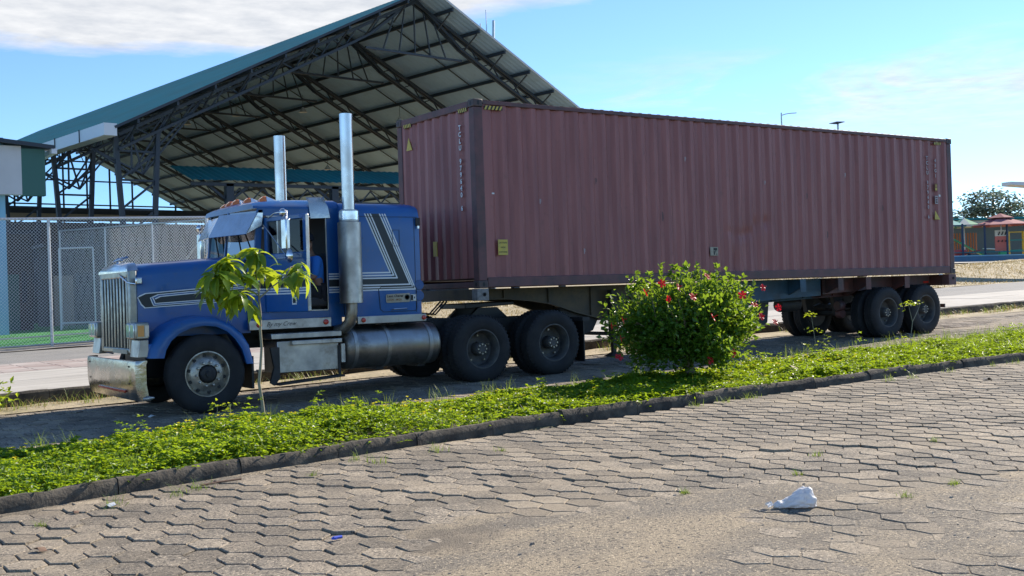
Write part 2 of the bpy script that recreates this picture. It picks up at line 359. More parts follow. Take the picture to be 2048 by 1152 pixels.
M['grey_panel'] = pbr('pale grey panel', (0.55, 0.56, 0.56), 0.6, c2=(0.48, 0.49, 0.49), scale=0.8)
M['green_panel'] = pbr('dark green panel', (0.035, 0.12, 0.10), 0.55)
M['window_sky'] = glassy('hall window', (0.72, 0.82, 0.88), base=0.03)
M['bark'] = pbr('bark', (0.23, 0.19, 0.13), 0.9, c2=(0.13, 0.11, 0.08), scale=30, bump=0.003, bump_scale=60)
M['twig'] = pbr('pale twig', (0.30, 0.26, 0.18), 0.85)
M['cover_leaf'] = leafy('ground cover leaf', (0.035, 0.11, 0.008), (0.13, 0.255, 0.016), 0.5, tcol=(0.46, 0.60, 0.02))
M['bush_leaf'] = leafy('hibiscus leaf', (0.03, 0.095, 0.015), (0.075, 0.17, 0.022), 0.42, 0.30, tcol=(0.38, 0.54, 0.03))
M['sapling_leaf'] = leafy('sapling leaf', (0.075, 0.18, 0.02), (0.14, 0.25, 0.025), 0.55, 0.35, tcol=(0.55, 0.62, 0.03))
M['grass_leaf'] = leafy('grass blade', (0.08, 0.18, 0.02), (0.19, 0.27, 0.05), 0.4, tcol=(0.36, 0.45, 0.05))
M['dry_leaf'] = leafy('dry grass blade', (0.42, 0.31, 0.13), (0.30, 0.25, 0.10), 0.35)
M['petal_red'] = leafy('red petal', (0.55, 0.008, 0.015), (0.65, 0.015, 0.03), 0.35)
M['petal_yellow'] = leafy('yellow petal', (0.85, 0.74, 0.04), (0.8, 0.68, 0.03), 0.3)
M['hazed_leaf'] = leafy('hazed tree leaf', (0.13, 0.185, 0.13), (0.16, 0.21, 0.15), 0.3)  # greens paled and greyed: distance haze put into the leaf colour
M['bag'] = leafy('white plastic bag', (0.78, 0.79, 0.81), (0.8, 0.8, 0.8), 0.3, 0.3)
_b = M['bag'].node_tree; _p = [n for n in _b.nodes if n.type == 'BSDF_PRINCIPLED'][0]; _N = NT(_b); _g = _N.n('ShaderNodeNewGeometry'); _bp = _N.n('ShaderNodeBump'); _bp.inputs['Distance'].default_value = 0.02; _N.l(_N.noise(_g.outputs['Position'], 24, 5, 0.6), _bp.inputs['Height']); _N.l(_bp.outputs[0], _p.inputs['Normal'])
M['paper'] = pbr('white litter', (0.75, 0.74, 0.72), 0.7)
M['cap_blue'] = pbr('blue plastic cap', (0.02, 0.06, 0.5), 0.4)
M['dead_leaf'] = pbr('dead leaf', (0.15, 0.085, 0.05), 0.7)
M['stone'] = pbr('small stone', (0.2, 0.178, 0.148), 0.9, c2=(0.33, 0.29, 0.24), scale=20, var=0.3)
M['skin'] = pbr('skin', (0.30, 0.16, 0.10), 0.55)
M['shirt'] = pbr('blue shirt', (0.03, 0.20, 0.65), 0.9)
M['cloth_dark'] = pbr('dark cloth', (0.02, 0.022, 0.03), 0.9)
# ================================================================== GROUND
def yk(x):      # road-side face of the near kerb
    x = np.asarray(x, float)
    return -4.73-np.where(x < -0.8, 0.0115, 0.007)*(x+0.8)**2
Y_BACK = -2.15   # truck-road edge of the planted median
Y_VERGE = 2.75   # far edge of the truck road
Y_KERB = 3.52    # face of the far kerb

def sheet(name, xs, ys, zf, mat, parent=None, kind='structure'):
    X, Yg = np.meshgrid(xs, ys); Z = zf(X, Yg)
    v = np.stack([X.ravel(), Yg.ravel(), Z.ravel()], 1); nx = len(xs); ny = len(ys)
    i = (np.arange(ny-1)[:, None]*nx+np.arange(nx-1)[None]).ravel()
    f = np.stack([i, i+1, i+nx+1, i+nx], 1)
    o = mesh_obj(name, v, f, mat, parent, smooth=60)
    if parent is None: tag(o, kind=kind)
    return o
sheet('ground', np.concatenate([np.linspace(-400, -60, 6), np.linspace(-50, 90, 57), np.linspace(110, 700, 8)]),
      np.concatenate([np.linspace(-200, -30, 5), np.linspace(-20, 60, 41), np.linspace(70, 700, 9)]),
      lambda x, y: gz(x)-0.14+bank_rise(x, y), M['far_ground'])

# hexagonal paving blocks
HW, HP, HA, HB = 0.228, 0.262, 0.168, 0.094
def hex_block(g=0.0042, bev=0.006, drop=0.004, depth=0.05):
    def ring(s, z): return [((-HW/2+s), -HA/2+s*.3, z), (0, -(HA/2+HB)+s, z), (HW/2-s, -HA/2+s*.3, z), (HW/2-s, HA/2-s*.3, z), (0, HA/2+HB-s, z), (-HW/2+s, HA/2-s*.3, z)]
    v = ring(g+bev, 0)+ring(g, -drop)+ring(g, -depth)
    f = [(0, 1, 2, 3, 4, 5)]
    for a in (0, 6):
        for k in range(6): f.append((a+k, a+6+k, a+6+(k+1) % 6, a+(k+1) % 6))
    return np.array(v), f
HV, HF = hex_block()
def block_spots(x0, x1, y0, y1, keep):
    out = []
    for j in range(int(math.floor(y0/HP)), int(math.ceil(y1/HP))+1):
        for i in range(int(math.floor(x0/HW)), int(math.ceil(x1/HW))+1):
            x = (i+0.5*(j % 2))*HW; y = j*HP
            if keep(x, y): out.append((x, y))
    return np.array(out)
def settle(x, y):    # the paving has sunk and heaved a little
    return gz(x)+0.035*(fbm(x*.35+3, y*.35+7, 3, 5)-.5)
def joined_blocks(name, spots, parent, amp=0.0022):
    n = len(spots)
    if n == 0: return
    V = np.zeros((n, len(HV), 3)); tilt = RNG.normal(0, 0.006, (n, 2)); dz = RNG.normal(0, amp, n); an = RNG.normal(0, .015, n)
    c, s = np.cos(an), np.sin(an)
    lx = HV[None, :, 0]*c[:, None]-HV[None, :, 1]*s[:, None]; ly = HV[None, :, 0]*s[:, None]+HV[None, :, 1]*c[:, None]
    V[:, :, 0] = lx+spots[:, 0:1]; V[:, :, 1] = ly+spots[:, 1:2]
    V[:, :, 2] = HV[None, :, 2]+settle(spots[:, 0], spots[:, 1])[:, None]+dz[:, None]+lx*tilt[:, 0:1]+ly*tilt[:, 1:2]
    F = []
    for k in range(n):
        b = k*len(HV); F += [tuple(b+i for i in f) for f in HF]
    o = mesh_obj(name, V.reshape(-1, 3), F, M['paver'], parent); o['kind'] = 'stuff'; return o

near_spots = block_spots(-13, 13, -13.6, -4.6, lambda x, y: y < yk(x)-0.0)
# the road by the camera: bed, blocks, drifted sand
road = sheet('road_near', np.linspace(-22, 30, 120), np.linspace(-30, -4.62, 60), lambda x, y: settle(x, y)-0.034, M['bed'])
camp = np.array([-9.1923, -14.1914])
F2 = np.array([math.sin(0.604), math.cos(0.604)]); R2 = np.array([math.cos(0.604), -math.sin(0.604)])
d = near_spots-camp; dep = d@F2; lat = d@R2
def sand_cover(x, y):   # 0 none .. 1 buried
    x = np.asarray(x, float); y = np.asarray(y, float)
    edge = -7.55-0.24*np.clip(x+4.2, 0, 6)-0.05*np.clip(-4.2-x, 0, 6)
    s = sstep(-0.5, 2.2, edge-y)
    track = np.exp(-((y+8.9+0.30*(x+4.0))/0.8)**2)*sstep(-7.5, -4.0, x)
    n = fbm(x*.55+11, y*.75+3, 4, 21)
    return np.clip((.72+.10*sstep(-4.5, -2.5, x))*s+0.35*track*s+1.8*(n-.5)*sstep(-1.6, 0.4, edge-y)+0.25*sstep(0.55, .75, fbm(x*.3, y*.9, 3, 40))*sstep(-2.5, 0, edge-y)+.9*sstep(.16, .02, yk(x)-y), 0, 1.1)
vis = (dep > 5.5) & (dep < 13.5) & (np.abs(lat) < dep*0.46+0.1) & (sand_cover(near_spots[:, 0], near_spots[:, 1]) < 0.52)
order = np.argsort(np.where(vis, dep, 1e9)); top = order[:300]; rest = np.setdiff1d(np.arange(len(near_spots)), top)
bme = bpy.data.meshes.new('paver'); bme.from_pydata(HV.tolist(), [], HF); bme.materials.append(M['paver'])
for k in top:
    x, y = near_spots[k]
    o = bpy.data.objects.new('paver', bme); o.location = (x, y, float(settle(x, y))+random.gauss(0, .004))
    o.rotation_euler = (random.gauss(0, .012), random.gauss(0, .012), random.gauss(0, .015)+(PI if random.random() < .5 else 0)); link(o, road)
joined_blocks('paver_field', near_spots[rest], road)
xs = np.linspace(-10.5, 10, 420); ys = np.linspace(-13.6, -4.85, 220)
def sand_z(x, y):
    c = sand_cover(x, y)
    ruts = -0.012*np.exp(-((y+7.55+0.27*(x+1.6))/0.10)**2)*sstep(-3.2, -2.2, x)*sstep(.9, .3, x)
    return settle(x, y)-0.030+0.036*np.clip(c, 0, 1)+0.008*(fbm(x*6, y*6, 3, 9)-.5)+ruts
sheet('sand', xs, ys, sand_z, M['sand'], road)['kind'] = 'stuff'

# the truck road behind the planted strip
road2 = sheet('road_far', np.linspace(-22, 40, 90), np.linspace(Y_BACK-0.1, Y_VERGE+0.6, 14), lambda x, y: settle(x, y)-0.034, M['bed'])
joined_blocks('paver_field', block_spots(-13, 30, Y_BACK-.05, Y_VERGE, lambda x, y: True), road2, 0.003)
xs = np.linspace(-14, 32, 330); ys = np.linspace(Y_BACK-.1, Y_VERGE+.4, 46)
sheet('sand', xs, ys, lambda x, y: settle(x, y)-0.026+0.034*np.clip(0.02+1.7*(fbm(x*.5, y*.8, 4, 61)-.5)+.8*sstep(11, 15, x)+.6*sstep(Y_VERGE-.5, Y_VERGE+.2, y)+.6*sstep(Y_BACK+.45, Y_BACK, y), 0, 1), M['sand'], road2)['kind'] = 'stuff'

# planted median: soil between two rows of kerbstones
sheet('median_soil', np.linspace(-16, 26, 120), np.linspace(-5.6, Y_BACK-.04, 16), lambda x, y: np.where(y < yk(x)+.06, gz(x)-.1, gz(x)+0.03+0.03*fbm(x*.9, y*.9, 3, 2)), M['soil'])
def kerb_run(name, xa, xb, step, yf, width, h, mat, inner=+1, label=None, top_amp=.012):
    root = empty(name, ((xa+xb)/2, float(yf((xa+xb)/2)), 0), kind='structure')
    x = xa
    while x < xb:
        L = step*random.uniform(.86, 1.12); x1 = min(x+L, xb); n = 7; px = np.linspace(x+.004, x1-.004, n); rings = []
        off = random.gauss(0, .003); hz = random.gauss(0, .006)
        for k, q in enumerate(px):
            y0 = float(yf(q))+off+random.gauss(0, .004); y1 = y0+inner*width; zz = float(gz(q)); t = h+hz+random.gauss(0, .006)
            e = .02+abs(random.gauss(0, .008)); y0t = y0+inner*.012
            ring = [(q, y0, zz-.12), (q, y0+inner*random.gauss(0, .003), zz+t*.5), (q, y0t, zz+t-e), (q, y0t+inner*e, zz+t), (q, y1-inner*.02, zz+t+random.gauss(0, .003)), (q, y1, zz+t-.02), (q, y1, zz-.12)]
            rings.append(ring if inner > 0 else ring[::-1])
        mb = MB(); mb.loft(rings[::-1]); o = mb.build('kerbstone', mat, root, smooth=35); fix_normals(o)
        x = x1
    return root
kerb_run('kerb_near', -13, 12, 1.0, yk, 0.12, 0.12, M['kerb'], +1)
kerb_run('kerb_median', -13, 24, 1.0, lambda x: Y_BACK-.02+0*x, 0.12, 0.05, M['kerb'], -1)
# verge strip and raised walk beyond the truck
sheet('verge_soil', np.linspace(-16, 40, 150), np.linspace(Y_VERGE-.15, Y_KERB+.05, 6), lambda x, y: gz(x)+0.012+0.05*fbm(x*2, y*2, 3, 31)*sstep(Y_VERGE-.15, Y_VERGE+.25, y), M['drygrass_ground'])
kerb_run('kerb_far', -16, 42, 1.6, lambda x: Y_KERB+0*x, 0.16, 0.225, M['kerb'], +1)
H_W = 0.22
def slabs(name, x0, x1, y0, y1, sx, sy, mat, z=H_W, gap=.006, thick=.06, piece='slab'):
    root = empty(name, ((x0+x1)/2, (y0+y1)/2, z), kind='structure'); nx = int(round((x1-x0)/sx)); ny = int(round((y1-y0)/sy)); dx = (x1-x0)/nx; dy = (y1-y0)/ny
    for i in range(nx):
        for j in range(ny):
            a, b = x0+i*dx+gap/2, x0+(i+1)*dx-gap/2; c, e = y0+j*dy+gap/2, y0+(j+1)*dy-gap/2; dz = random.gauss(0, .003)
            MB().hexa([(a, c, gz(a)+z-thick), (b, c, gz(b)+z-thick), (b, e, gz(b)+z-thick), (a, e, gz(a)+z-thick), (a, c, gz(a)+z+dz), (b, c, gz(b)+z+dz), (b, e, gz(b)+z+dz), (a, e, gz(a)+z+dz)]).build(piece, mat, root)
    return root
slabs('sidewalk', -16, 42, Y_KERB+.165, 8.85, 2.4, 2.58, M['walk'])
tiles = empty('tile_path', (-5, 10.4, H_W), kind='structure')
for i in range(22):
    for j in range(4):
        a = -9.5+i*.62; c = 8.9+j*.76
        MB().hexa([(a, c, gz(a)+H_W-.05), (a+.60, c, gz(a+.6)+H_W-.05), (a+.60, c+.73, gz(a+.6)+H_W-.05), (a, c+.73, gz(a)+H_W-.05), (a, c, gz(a)+H_W), (a+.6, c, gz(a+.6)+H_W), (a+.6, c+.73, gz(a+.6)+H_W+.01), (a, c+.73, gz(a)+H_W+.01)]).build('tile', M['tile_red'], tiles)
sheet('asphalt_path', np.linspace(-30, 70, 60), np.linspace(8.86, 19.2, 12), lambda x, y: gz(x)+H_W-.03+.02*fbm(x*.4, y*.4, 3, 3)+bank_rise(x, y)-.30*sstep(16.2, 17.0, y)*sstep(3.5, 7, x), M['asphalt'])
sheet('gravel_strip', np.linspace(-30, 5, 60), np.linspace(18.6, 21, 10), lambda x, y: gz(x)+H_W-.02+.06*fbm(x*3, y*3, 3, 8), M['gravel'])
sheet('dry_field', np.linspace(3.5, 110, 180), np.linspace(16.0, 75, 110), lambda x, y: gz(x)+H_W-.06+bank_rise(x, y)+.10*(fbm(x*.8, y*.8, 4, 12)-.5)+.03, M['drygrass_ground'])
sheet('turf', np.linspace(-20, 3.4, 30), np.linspace(20.7, 44, 40), lambda x, y: gz(x)+H_W-.03+.36*sstep(20.7, 22.6, y)+.03*fbm(x*.6, y*.6, 3, 4), M['turf'])

# ================================================================== PLANTS
def leaf_cloud(pos, direc, length, width, roll=None, fold=0.18, curl=0.15):
    """one diamond leaf of two faces at every point, along direc"""
    n = len(pos); d = direc/np.linalg.norm(direc, axis=1, keepdims=True)
    up = np.tile(np.array([0, 0, 1.0]), (n, 1))+RNG.normal(0, .35 if roll is None else roll, (n, 3))
    s = np.cross(d, up); s /= np.linalg.norm(s, axis=1, keepdims=True)+1e-9; u = np.cross(s, d)
    L = length[:, None]; Wd = width[:, None]
    a = pos; m = pos+d*L*.48; t = pos+d*L-u*L*curl
    l = m+s*Wd*.5+u*Wd*fold; r = m-s*Wd*.5+u*Wd*fold
    V = np.stack([a, l, t, r], 1).reshape(-1, 3)
    i = np.arange(n)*4; F = np.concatenate([np.stack([i, i+1, i+2], 1), np.stack([i, i+2, i+3], 1)])
    return V, F
def blades(pos, h, lean, w, seg=3):
    """tapering grass blades that bend over"""
    n = len(pos); az = RNG.uniform(0, 2*PI, n); dv = np.stack([np.cos(az), np.sin(az), np.zeros(n)], 1); sv = np.stack([-np.sin(az), np.cos(az), np.zeros(n)], 1)
    rows = []
    for k in range(seg+1):
        t = k/seg; c = pos+dv*(lean*h*t*t)[:, None]+np.array([0, 0, 1.0])*(h*(t-.35*lean*t*t))[:, None]; ww = (w*(1-t)**.7*.5)[:, None]
        rows += [c-sv*ww, c+sv*ww]
    V = np.stack(rows, 1); m = 2*(seg+1); V = V.reshape(-1, 3); i = np.arange(n)*m
    F = np.concatenate([np.stack([i+2*k, i+2*k+1, i+2*k+3, i+2*k+2], 1) for k in range(seg)])
    return V, F

# creeping ground cover on the median
def cover_h(x, y):
    mid = sstep(.02, .30, y-yk(x))*sstep(0, .7, Y_BACK-y)
    return 0.055+(.02+.08*fbm(x*1.2+5, y*1.2, 3, 14)**1.3+.14*fbm(x*3.4, y*3.4, 2, 33)**2+.07*sstep(-2.8, -4.0, x)*sstep(-7.0, -5.5, x))*mid
nc = 150000
cx = RNG.uniform(-12.0, 16, nc); cy = RNG.uniform(0, 1, nc); ylo = yk(cx)+.10-.10*(RNG.random(nc) < .10); cy = ylo+(Y_BACK-.02-ylo)*cy
keep = (cx < 9.5) | (RNG.random(nc) < .6); thin = fbm(cx*4.2, cy*4.2, 3, 77); keep &= RNG.random(nc) < (-.1+1.9*thin)*(1-.75*sstep(.60, .72, fbm(cx*.7+9, cy*.9, 3, 91)))
cx, cy = cx[keep], cy[keep]; n = len(cx)
zt = gz(cx)+cover_h(cx, cy)*(1-.8*RNG.random(n)**1.9)+.02*RNG.random(n)
over = cy < yk(cx)+.11; zt = np.where(over, gz(cx)+RNG.uniform(.03, .19, n), zt)
ns = 80; sx_ = RNG.uniform(-10, 9, ns); sy_ = yk(sx_)+.25+RNG.random(ns)*(Y_BACK-yk(sx_)-.5); sh_ = RNG.uniform(.06, .20, ns)*np.where(RNG.random(ns) < .25, 1.6, 1)
rep_ = np.repeat(np.arange(ns), 12); m_s = len(rep_)
cx = np.concatenate([cx, sx_[rep_]+RNG.normal(0, .05, m_s)]); cy = np.concatenate([cy, sy_[rep_]+RNG.normal(0, .05, m_s)])
zt = np.concatenate([zt, gz(sx_[rep_])+cover_h(sx_[rep_], sy_[rep_])+sh_[rep_]*RNG.random(m_s)]); n = len(cx)
base = np.stack([cx, cy, zt], 1); V = []; Fs = []; off = 0
az0 = RNG.uniform(0, 2*PI, n); tl = RNG.normal(0, .35, (n, 2))
for q in range(4):
    az = az0+q*PI/2+RNG.normal(0, .3, n); dz = RNG.normal(.18, .35, n)
    D = np.stack([np.cos(az), np.sin(az), dz], 1); ln = RNG.uniform(.022, .058, n)
    v, f = leaf_cloud(base, D, ln, ln*.62); V.append(v); Fs.append(f+off); off += len(v)
gc = mesh_obj('ground_cover', np.concatenate(V), np.concatenate(Fs), M['cover_leaf'])
tag(gc, 'low bright green ground cover filling the planted strip between the two roads', 'ground cover', kind='stuff')
nf = 700; fx = RNG.uniform(-10, 4, nf); fy = yk(fx)+.2+RNG.random(nf)**.8*(Y_BACK-yk(fx)-.3); kp = RNG.random(nf) < .2+1.0*(fbm(fx*.9, fy*.9, 2, 3) > .5)
fx, fy = fx[kp], fy[kp]; fb = np.stack([fx, fy, gz(fx)+cover_h(fx, fy)+RNG.uniform(.01, .06, len(fx))], 1); V = []; Fs = []; off = 0
for q in range(4):
    az = q*PI/2+RNG.normal(0, .3, len(fx)); D = np.stack([np.cos(az), np.sin(az), RNG.uniform(.3, .9, len(fx))], 1)
    v, f = leaf_cloud(fb, D, np.full(len(fx), .026), np.full(len(fx), .026)); V.append(v); Fs.append(f+off); off += len(v)
tag(mesh_obj('yellow_blossoms', np.concatenate(V), np.concatenate(Fs), M['petal_yellow']), 'tiny yellow blossoms scattered over the ground cover', 'blossoms', kind='stuff')

def grass_patch(name, pts, h, lean, w, mat, label, seg=3):
    V, F = blades(pts, h, lean, w, seg); o = mesh_obj(name, V, F, mat); tag(o, label, 'grass', kind='stuff'); return o
# taller grass: right end of the median, spots along its length, back edge
def tuft_points(centres, per, spread):
    P = []
    for (x, y) in centres: P.append(np.stack([RNG.normal(x, spread, per), RNG.normal(y, spread, per)], 1))
    return np.concatenate(P)
g1 = np.stack([RNG.uniform(5.2, 16, 9000), RNG.uniform(0, 1, 9000)], 1); g1[:, 1] = yk(g1[:, 0])+.12+g1[:, 1]**.7*(Y_BACK-.05-yk(g1[:, 0]))
g1 = g1[RNG.random(len(g1)) < .2+.9*fbm(g1[:, 0], g1[:, 1], 3, 50)*sstep(5, 8, g1[:, 0])]
cent = [(x, float(yk(x))+.18+abs(random.gauss(0, .15))) for x in np.linspace(-7.6, 5.5, 26)]+[(random.uniform(-8, 5), Y_BACK-random.uniform(.05, .3)) for _ in range(26)]+[(-7.1, -4.6), (-6.9, -4.7), (-6.6, -4.5), (4.7, -2.4), (4.9, -2.2), (5.1, -2.5), (4.4, -2.1), (3.6, -2.0)]
g2 = tuft_points(cent, 16, .05); gp = np.concatenate([g1, g2])
gp3 = np.stack([gp[:, 0], gp[:, 1], gz(gp[:, 0])+.07], 1); hh = RNG.uniform(.12, .30, len(gp)); hh[:len(g1)] = RNG.uniform(.10, .32, len(g1))
grass_patch('tall_grass', gp3, hh, RNG.uniform(.2, .9, len(gp)), RNG.uniform(.004, .009, len(gp)), M['grass_leaf'], 'taller grass blades growing up through the ground cover')
# weeds at the foot of the near kerb and in the joints
cent = [(-6.95, -5.62), (-6.45, -5.5), (-6.25, -5.4), (-4.65, -5.45), (-4.72, -5.15), (-3.95, -5.3), (-.35, -4.95), (.1, -4.98), (.55, -4.9), (.65, -4.9), (3.0, -5.1), (3.4, -5.15), (4.3, -5.1), (5.2, -5.2), (5.7, -5.2)]
g = tuft_points(cent, 26, .05); g3 = np.stack([g[:, 0], g[:, 1], gz(g[:, 0])-.01], 1)
grass_patch('kerb_weeds', g3, RNG.uniform(.05, .17, len(g)), RNG.uniform(.4, 1.2, len(g)), RNG.uniform(.004, .007, len(g)), M['grass_leaf'], 'thin green weeds along the foot of the near kerb')
# dry and green grass along the far verge
cent = [(x+random.uniform(-.1, .1), random.uniform(Y_VERGE+.1, Y_KERB-.05)) for x in np.linspace(-9, 22, 150) if fbm(np.array(x*.7), np.array(2.), 3, 9) > .40]
g = tuft_points(cent, 30, .09); g = g[g[:, 1] < Y_KERB-.03]; g3 = np.stack([g[:, 0], g[:, 1], gz(g[:, 0])+.02], 1); m = RNG.random(len(g)) < .6
grass_patch('verge_grass_dry', g3[m], RNG.uniform(.06, .24, m.sum()), RNG.uniform(.3, 1.3, m.sum()), RNG.uniform(.006, .012, m.sum()), M['dry_leaf'], 'dry straw coloured grass along the verge behind the truck')
grass_patch('verge_grass_green', g3[~m], RNG.uniform(.08, .30, (~m).sum()), RNG.uniform(.3, 1.2, (~m).sum()), RNG.uniform(.006, .012, (~m).sum()), M['grass_leaf'], 'green grass tufts along the verge behind the truck')
g = np.stack([RNG.uniform(8, 56, 24000), RNG.uniform(16.3, 24, 24000)], 1); g3 = np.stack([g[:, 0], g[:, 1], gz(g[:, 0])+.15+bank_rise(g[:, 0], g[:, 1])], 1)
grass_patch('field_grass', g3, RNG.uniform(.06, .20, len(g))*(1+1.2*(g[:, 0] > 46)*(g[:, 1] < 19)), RNG.uniform(.3, 1.2, len(g)), RNG.uniform(.02, .05, len(g)), M['dry_leaf'], 'dry straw grass covering the bank behind the walk', seg=2)

# red flowering hibiscus bush
BX, BY = 1.17, -3.3
bush = empty('hibiscus_bush', (BX, BY, float(gz(BX))+.08), 'rounded green hibiscus bush with red flowers in the planted strip', 'bush')
tips = []; stems = MB(); zb = float(gz(BX))
stems.tube([(BX, BY, zb), (BX+.02, BY, zb+.2), (BX-.02, BY+.02, zb+.38)], [.085, .07, .06], 10)
lv_p = []; lv_d = []
def outline(a, e):   # uneven outline: radius factor
    return 1.0+.16*math.sin(3*a+1.0)+.10*math.sin(5*a+e*4)+random.uniform(-.12, .10)
for k in range(620):
    a = random.uniform(0, 2*PI); ce = random.uniform(-.92, 1.0); e = math.asin(ce); rr = outline(a, e)*(random.uniform(.62, 1) if k % 3 else 1.0)
    tip = Vector((BX+1.0*rr*math.cos(e)**.75*math.cos(a), BY+.86*rr*math.cos(e)**.75*math.sin(a), zb+.92+(.46 if e > 0 else .55)*rr*math.sin(e)))
    if tip.z < zb+.28: tip.z = zb+.28+random.random()*.1
    root_p = Vector((BX+(tip.x-BX)*.28, BY+(tip.y-BY)*.28, zb+.4+(tip.z-zb-.4)*.25)); outd = (tip-root_p).normalized()
    if k % 4 == 0: stems.tube([(BX, BY, zb+.33), root_p, root_p.lerp(tip, .6)+Vector((0, 0, .03)), tip], [.02, .014, .008, .004], 5)
    nl = random.randint(24, 34)
    for q in range(nl):
        t = .45+.55*(q+1)/nl; p = root_p.lerp(tip, t); sp = .10 if t < .95 else .03
        p = p+Vector((random.gauss(0, sp), random.gauss(0, sp), random.gauss(0, sp*.8)))
        dv = (outd*.7+Vector((random.gauss(0, .7), random.gauss(0, .7), random.gauss(.1, .55)))).normalized(); lv_p.append(p); lv_d.append(dv)
for k in range(58):
    a = random.uniform(0, 2*PI); rr = random.uniform(.15, 1.0); c0 = Vector((BX+.98*rr*math.cos(a), BY+.8*rr*math.sin(a), zb+.95+.5*math.sqrt(max(0, 1-rr*rr))*.95)); L_ = random.uniform(.08, .26); dv0 = Vector((math.cos(a)*rr*.55+random.gauss(0, .15), math.sin(a)*rr*.45+random.gauss(0, .15), 1)).normalized(); tp_ = c0+dv0*L_
    stems.tube([c0-dv0*.2, tp_], [.006, .003], 5)
    for q in range(int(L_*55)): t = random.random(); lv_p.append(c0+dv0*L_*t); lv_d.append((dv0*.5+Vector((random.gauss(0, .7), random.gauss(0, .7), .25))).normalized())
stems.build('trunk', M['bark'], bush, smooth=60)
P = np.array([tuple(v) for v in lv_p]); D = np.array([tuple(v) for v in lv_d]); L = RNG.uniform(.055, .10, len(P))
V, F = leaf_cloud(P, D, L, L*.66, roll=.6); cr = mesh_obj('crown', V, F, M['bush_leaf'], bush); cr['kind'] = 'stuff'
# flowers sit on shoots all round the outline
def flower_mesh():
    mb = MB()
    for k in range(5):
        a = 2*PI*k/5; ca, sa = math.cos(a), math.sin(a)
        def P3(r, w, z): return (ca*r-sa*w, sa*r+ca*w, z)
        mb.add([P3(0, 0, 0), P3(.03, .018, .012), P3(.058, .026, .012), P3(.066, 0, .004), P3(.058, -.026, .012), P3(.03, -.018, .012), P3(.035, 0, .004)], [(0, 1, 6), (1, 2, 6), (2, 3, 6), (3, 4, 6), (4, 5, 6), (5, 0, 6)])
    mb.tube([(0, 0, 0), (.004, 0, .04), (.01, 0, .075)], [.004, .004, .006], 5)
    return mb
fm = flower_mesh(); fme = bpy.data.meshes.new('flower'); fme.from_pydata(fm.v, [], fm.f); fme.materials.append(M['petal_red'])
FL = [(0.34, -3.67, 1.42), (0.11, -3.61, 1.31), (0.92, -3.89, 1.49), (0.41, -3.89, 1.37), (0.22, -3.91, 1.23), (0.46, -4.09, 1.24), (0.6, -4.29, 0.98), (2.27, -3.58, 1.32), (1.3, -4.33, 1.11), (1.39, -4.35, 0.96), (1.1, -4.11, 0.51), (0.9, -3.91, 0.42), (-0.16, -3.25, 0.9), (-0.1, -3.35, 0.74), (-0.33, -3.58, 0.52), (-0.16, -3.47, 0.98), (1.15, -4.27, 1.24), (2.1, -4.0, 1.05), (2.25, -3.8, .85)]
for (x, y, z) in FL:
    o = bpy.data.objects.new('flower', fme); o.location = Vector((x, y-.05, z))-Vector((BX, BY, float(gz(BX))+.08)); link(o); o.parent = bush
    o.rotation_euler = (PI/2+random.gauss(-.25, .35), random.gauss(0, .4), random.gauss(.35, .5)); s = random.uniform(.7, .95); o.scale = (s, s, s)

# young tree with long drooping leaves
def long_leaf(L=.2, Wd=.045, droop=.9, n=6):
    mb = MB(); vs = []
    for k in range(n+1):
        t = k/n; w = Wd*math.sin(PI*min(1, t*.97+.03))**.8*.5; x = L*t*(1-.18*t*droop); z = -L*.62*droop*t*t+.03*t
        vs += [(x, w, z+.22*w), (x, 0, z), (x, -w, z+.22*w)]
    fs = []
    for k in range(n):
        b = 3*k; fs += [(b, b+1, b+4, b+3), (b+1, b+2, b+5, b+4)]
    return vs, fs
ll = []
for (L, Wd, dr) in ((.28, .085, .95), (.25, .078, 1.1), (.31, .09, 1.05), (.18, .062, .7)):
    v, f = long_leaf(L, Wd, dr); me = bpy.data.meshes.new('leaf'); me.from_pydata(v, [], f); me.materials.append(M['sapling_leaf']); me.polygons.foreach_set('use_smooth', [True]*len(me.polygons)); ll.append(me)
SX, SY = -4.48, -2.4; s0 = Vector((SX, SY, float(gz(SX))+.08))
sap = empty('sapling', s0, 'slender young tree with drooping leaves in front of the blue truck', 'tree')
tk = MB(); sp = lambda x, z, dy=0: Vector((x, SY+dy, z))
main = [sp(-4.47, .02), sp(-4.49, .25), sp(-4.52, .45), sp(-4.495, .65), sp(-4.475, .85), sp(-4.485, 1.05), sp(-4.475, 1.22), sp(-4.49, 1.45), sp(-4.52, 1.70), sp(-4.53, 1.90)]
tk.tube(main, [.022, .019, .018, .017, .016, .015, .013, .011, .009, .006], 8)
br = [[sp(-4.48, 1.10), sp(-4.56, 1.26), sp(-4.60, 1.42, -.05), sp(-4.74, 1.62, -.1), sp(-4.88, 1.80, -.12)], [sp(-4.48, 1.20), sp(-4.58, 1.34, .08), sp(-4.72, 1.45, .16), sp(-4.92, 1.60, .2)],
      [sp(-4.485, 1.40), sp(-4.36, 1.52, -.06), sp(-4.22, 1.62, -.1), sp(-4.08, 1.66, -.1)], [sp(-4.49, 1.45), sp(-4.42, 1.58, .12), sp(-4.28, 1.70, .2)], [sp(-4.56, 1.26), sp(-4.68, 1.34, -.1), sp(-4.80, 1.46, -.2)]]
br += [[sp(-4.74, 1.62, -.1), sp(-4.88, 1.66, -.14), sp(-5.02, 1.66, -.16)], [sp(-4.72, 1.45, .16), sp(-4.86, 1.46, .12), sp(-4.98, 1.46, .1)], [sp(-4.22, 1.62, -.1), sp(-4.10, 1.74, 0), sp(-3.98, 1.76, .02)]]
for b_ in br: tk.tube(b_, [.011, .009, .008, .007, .005][:len(b_)], 6)
tk.build('trunk', M['twig'], sap, smooth=60)
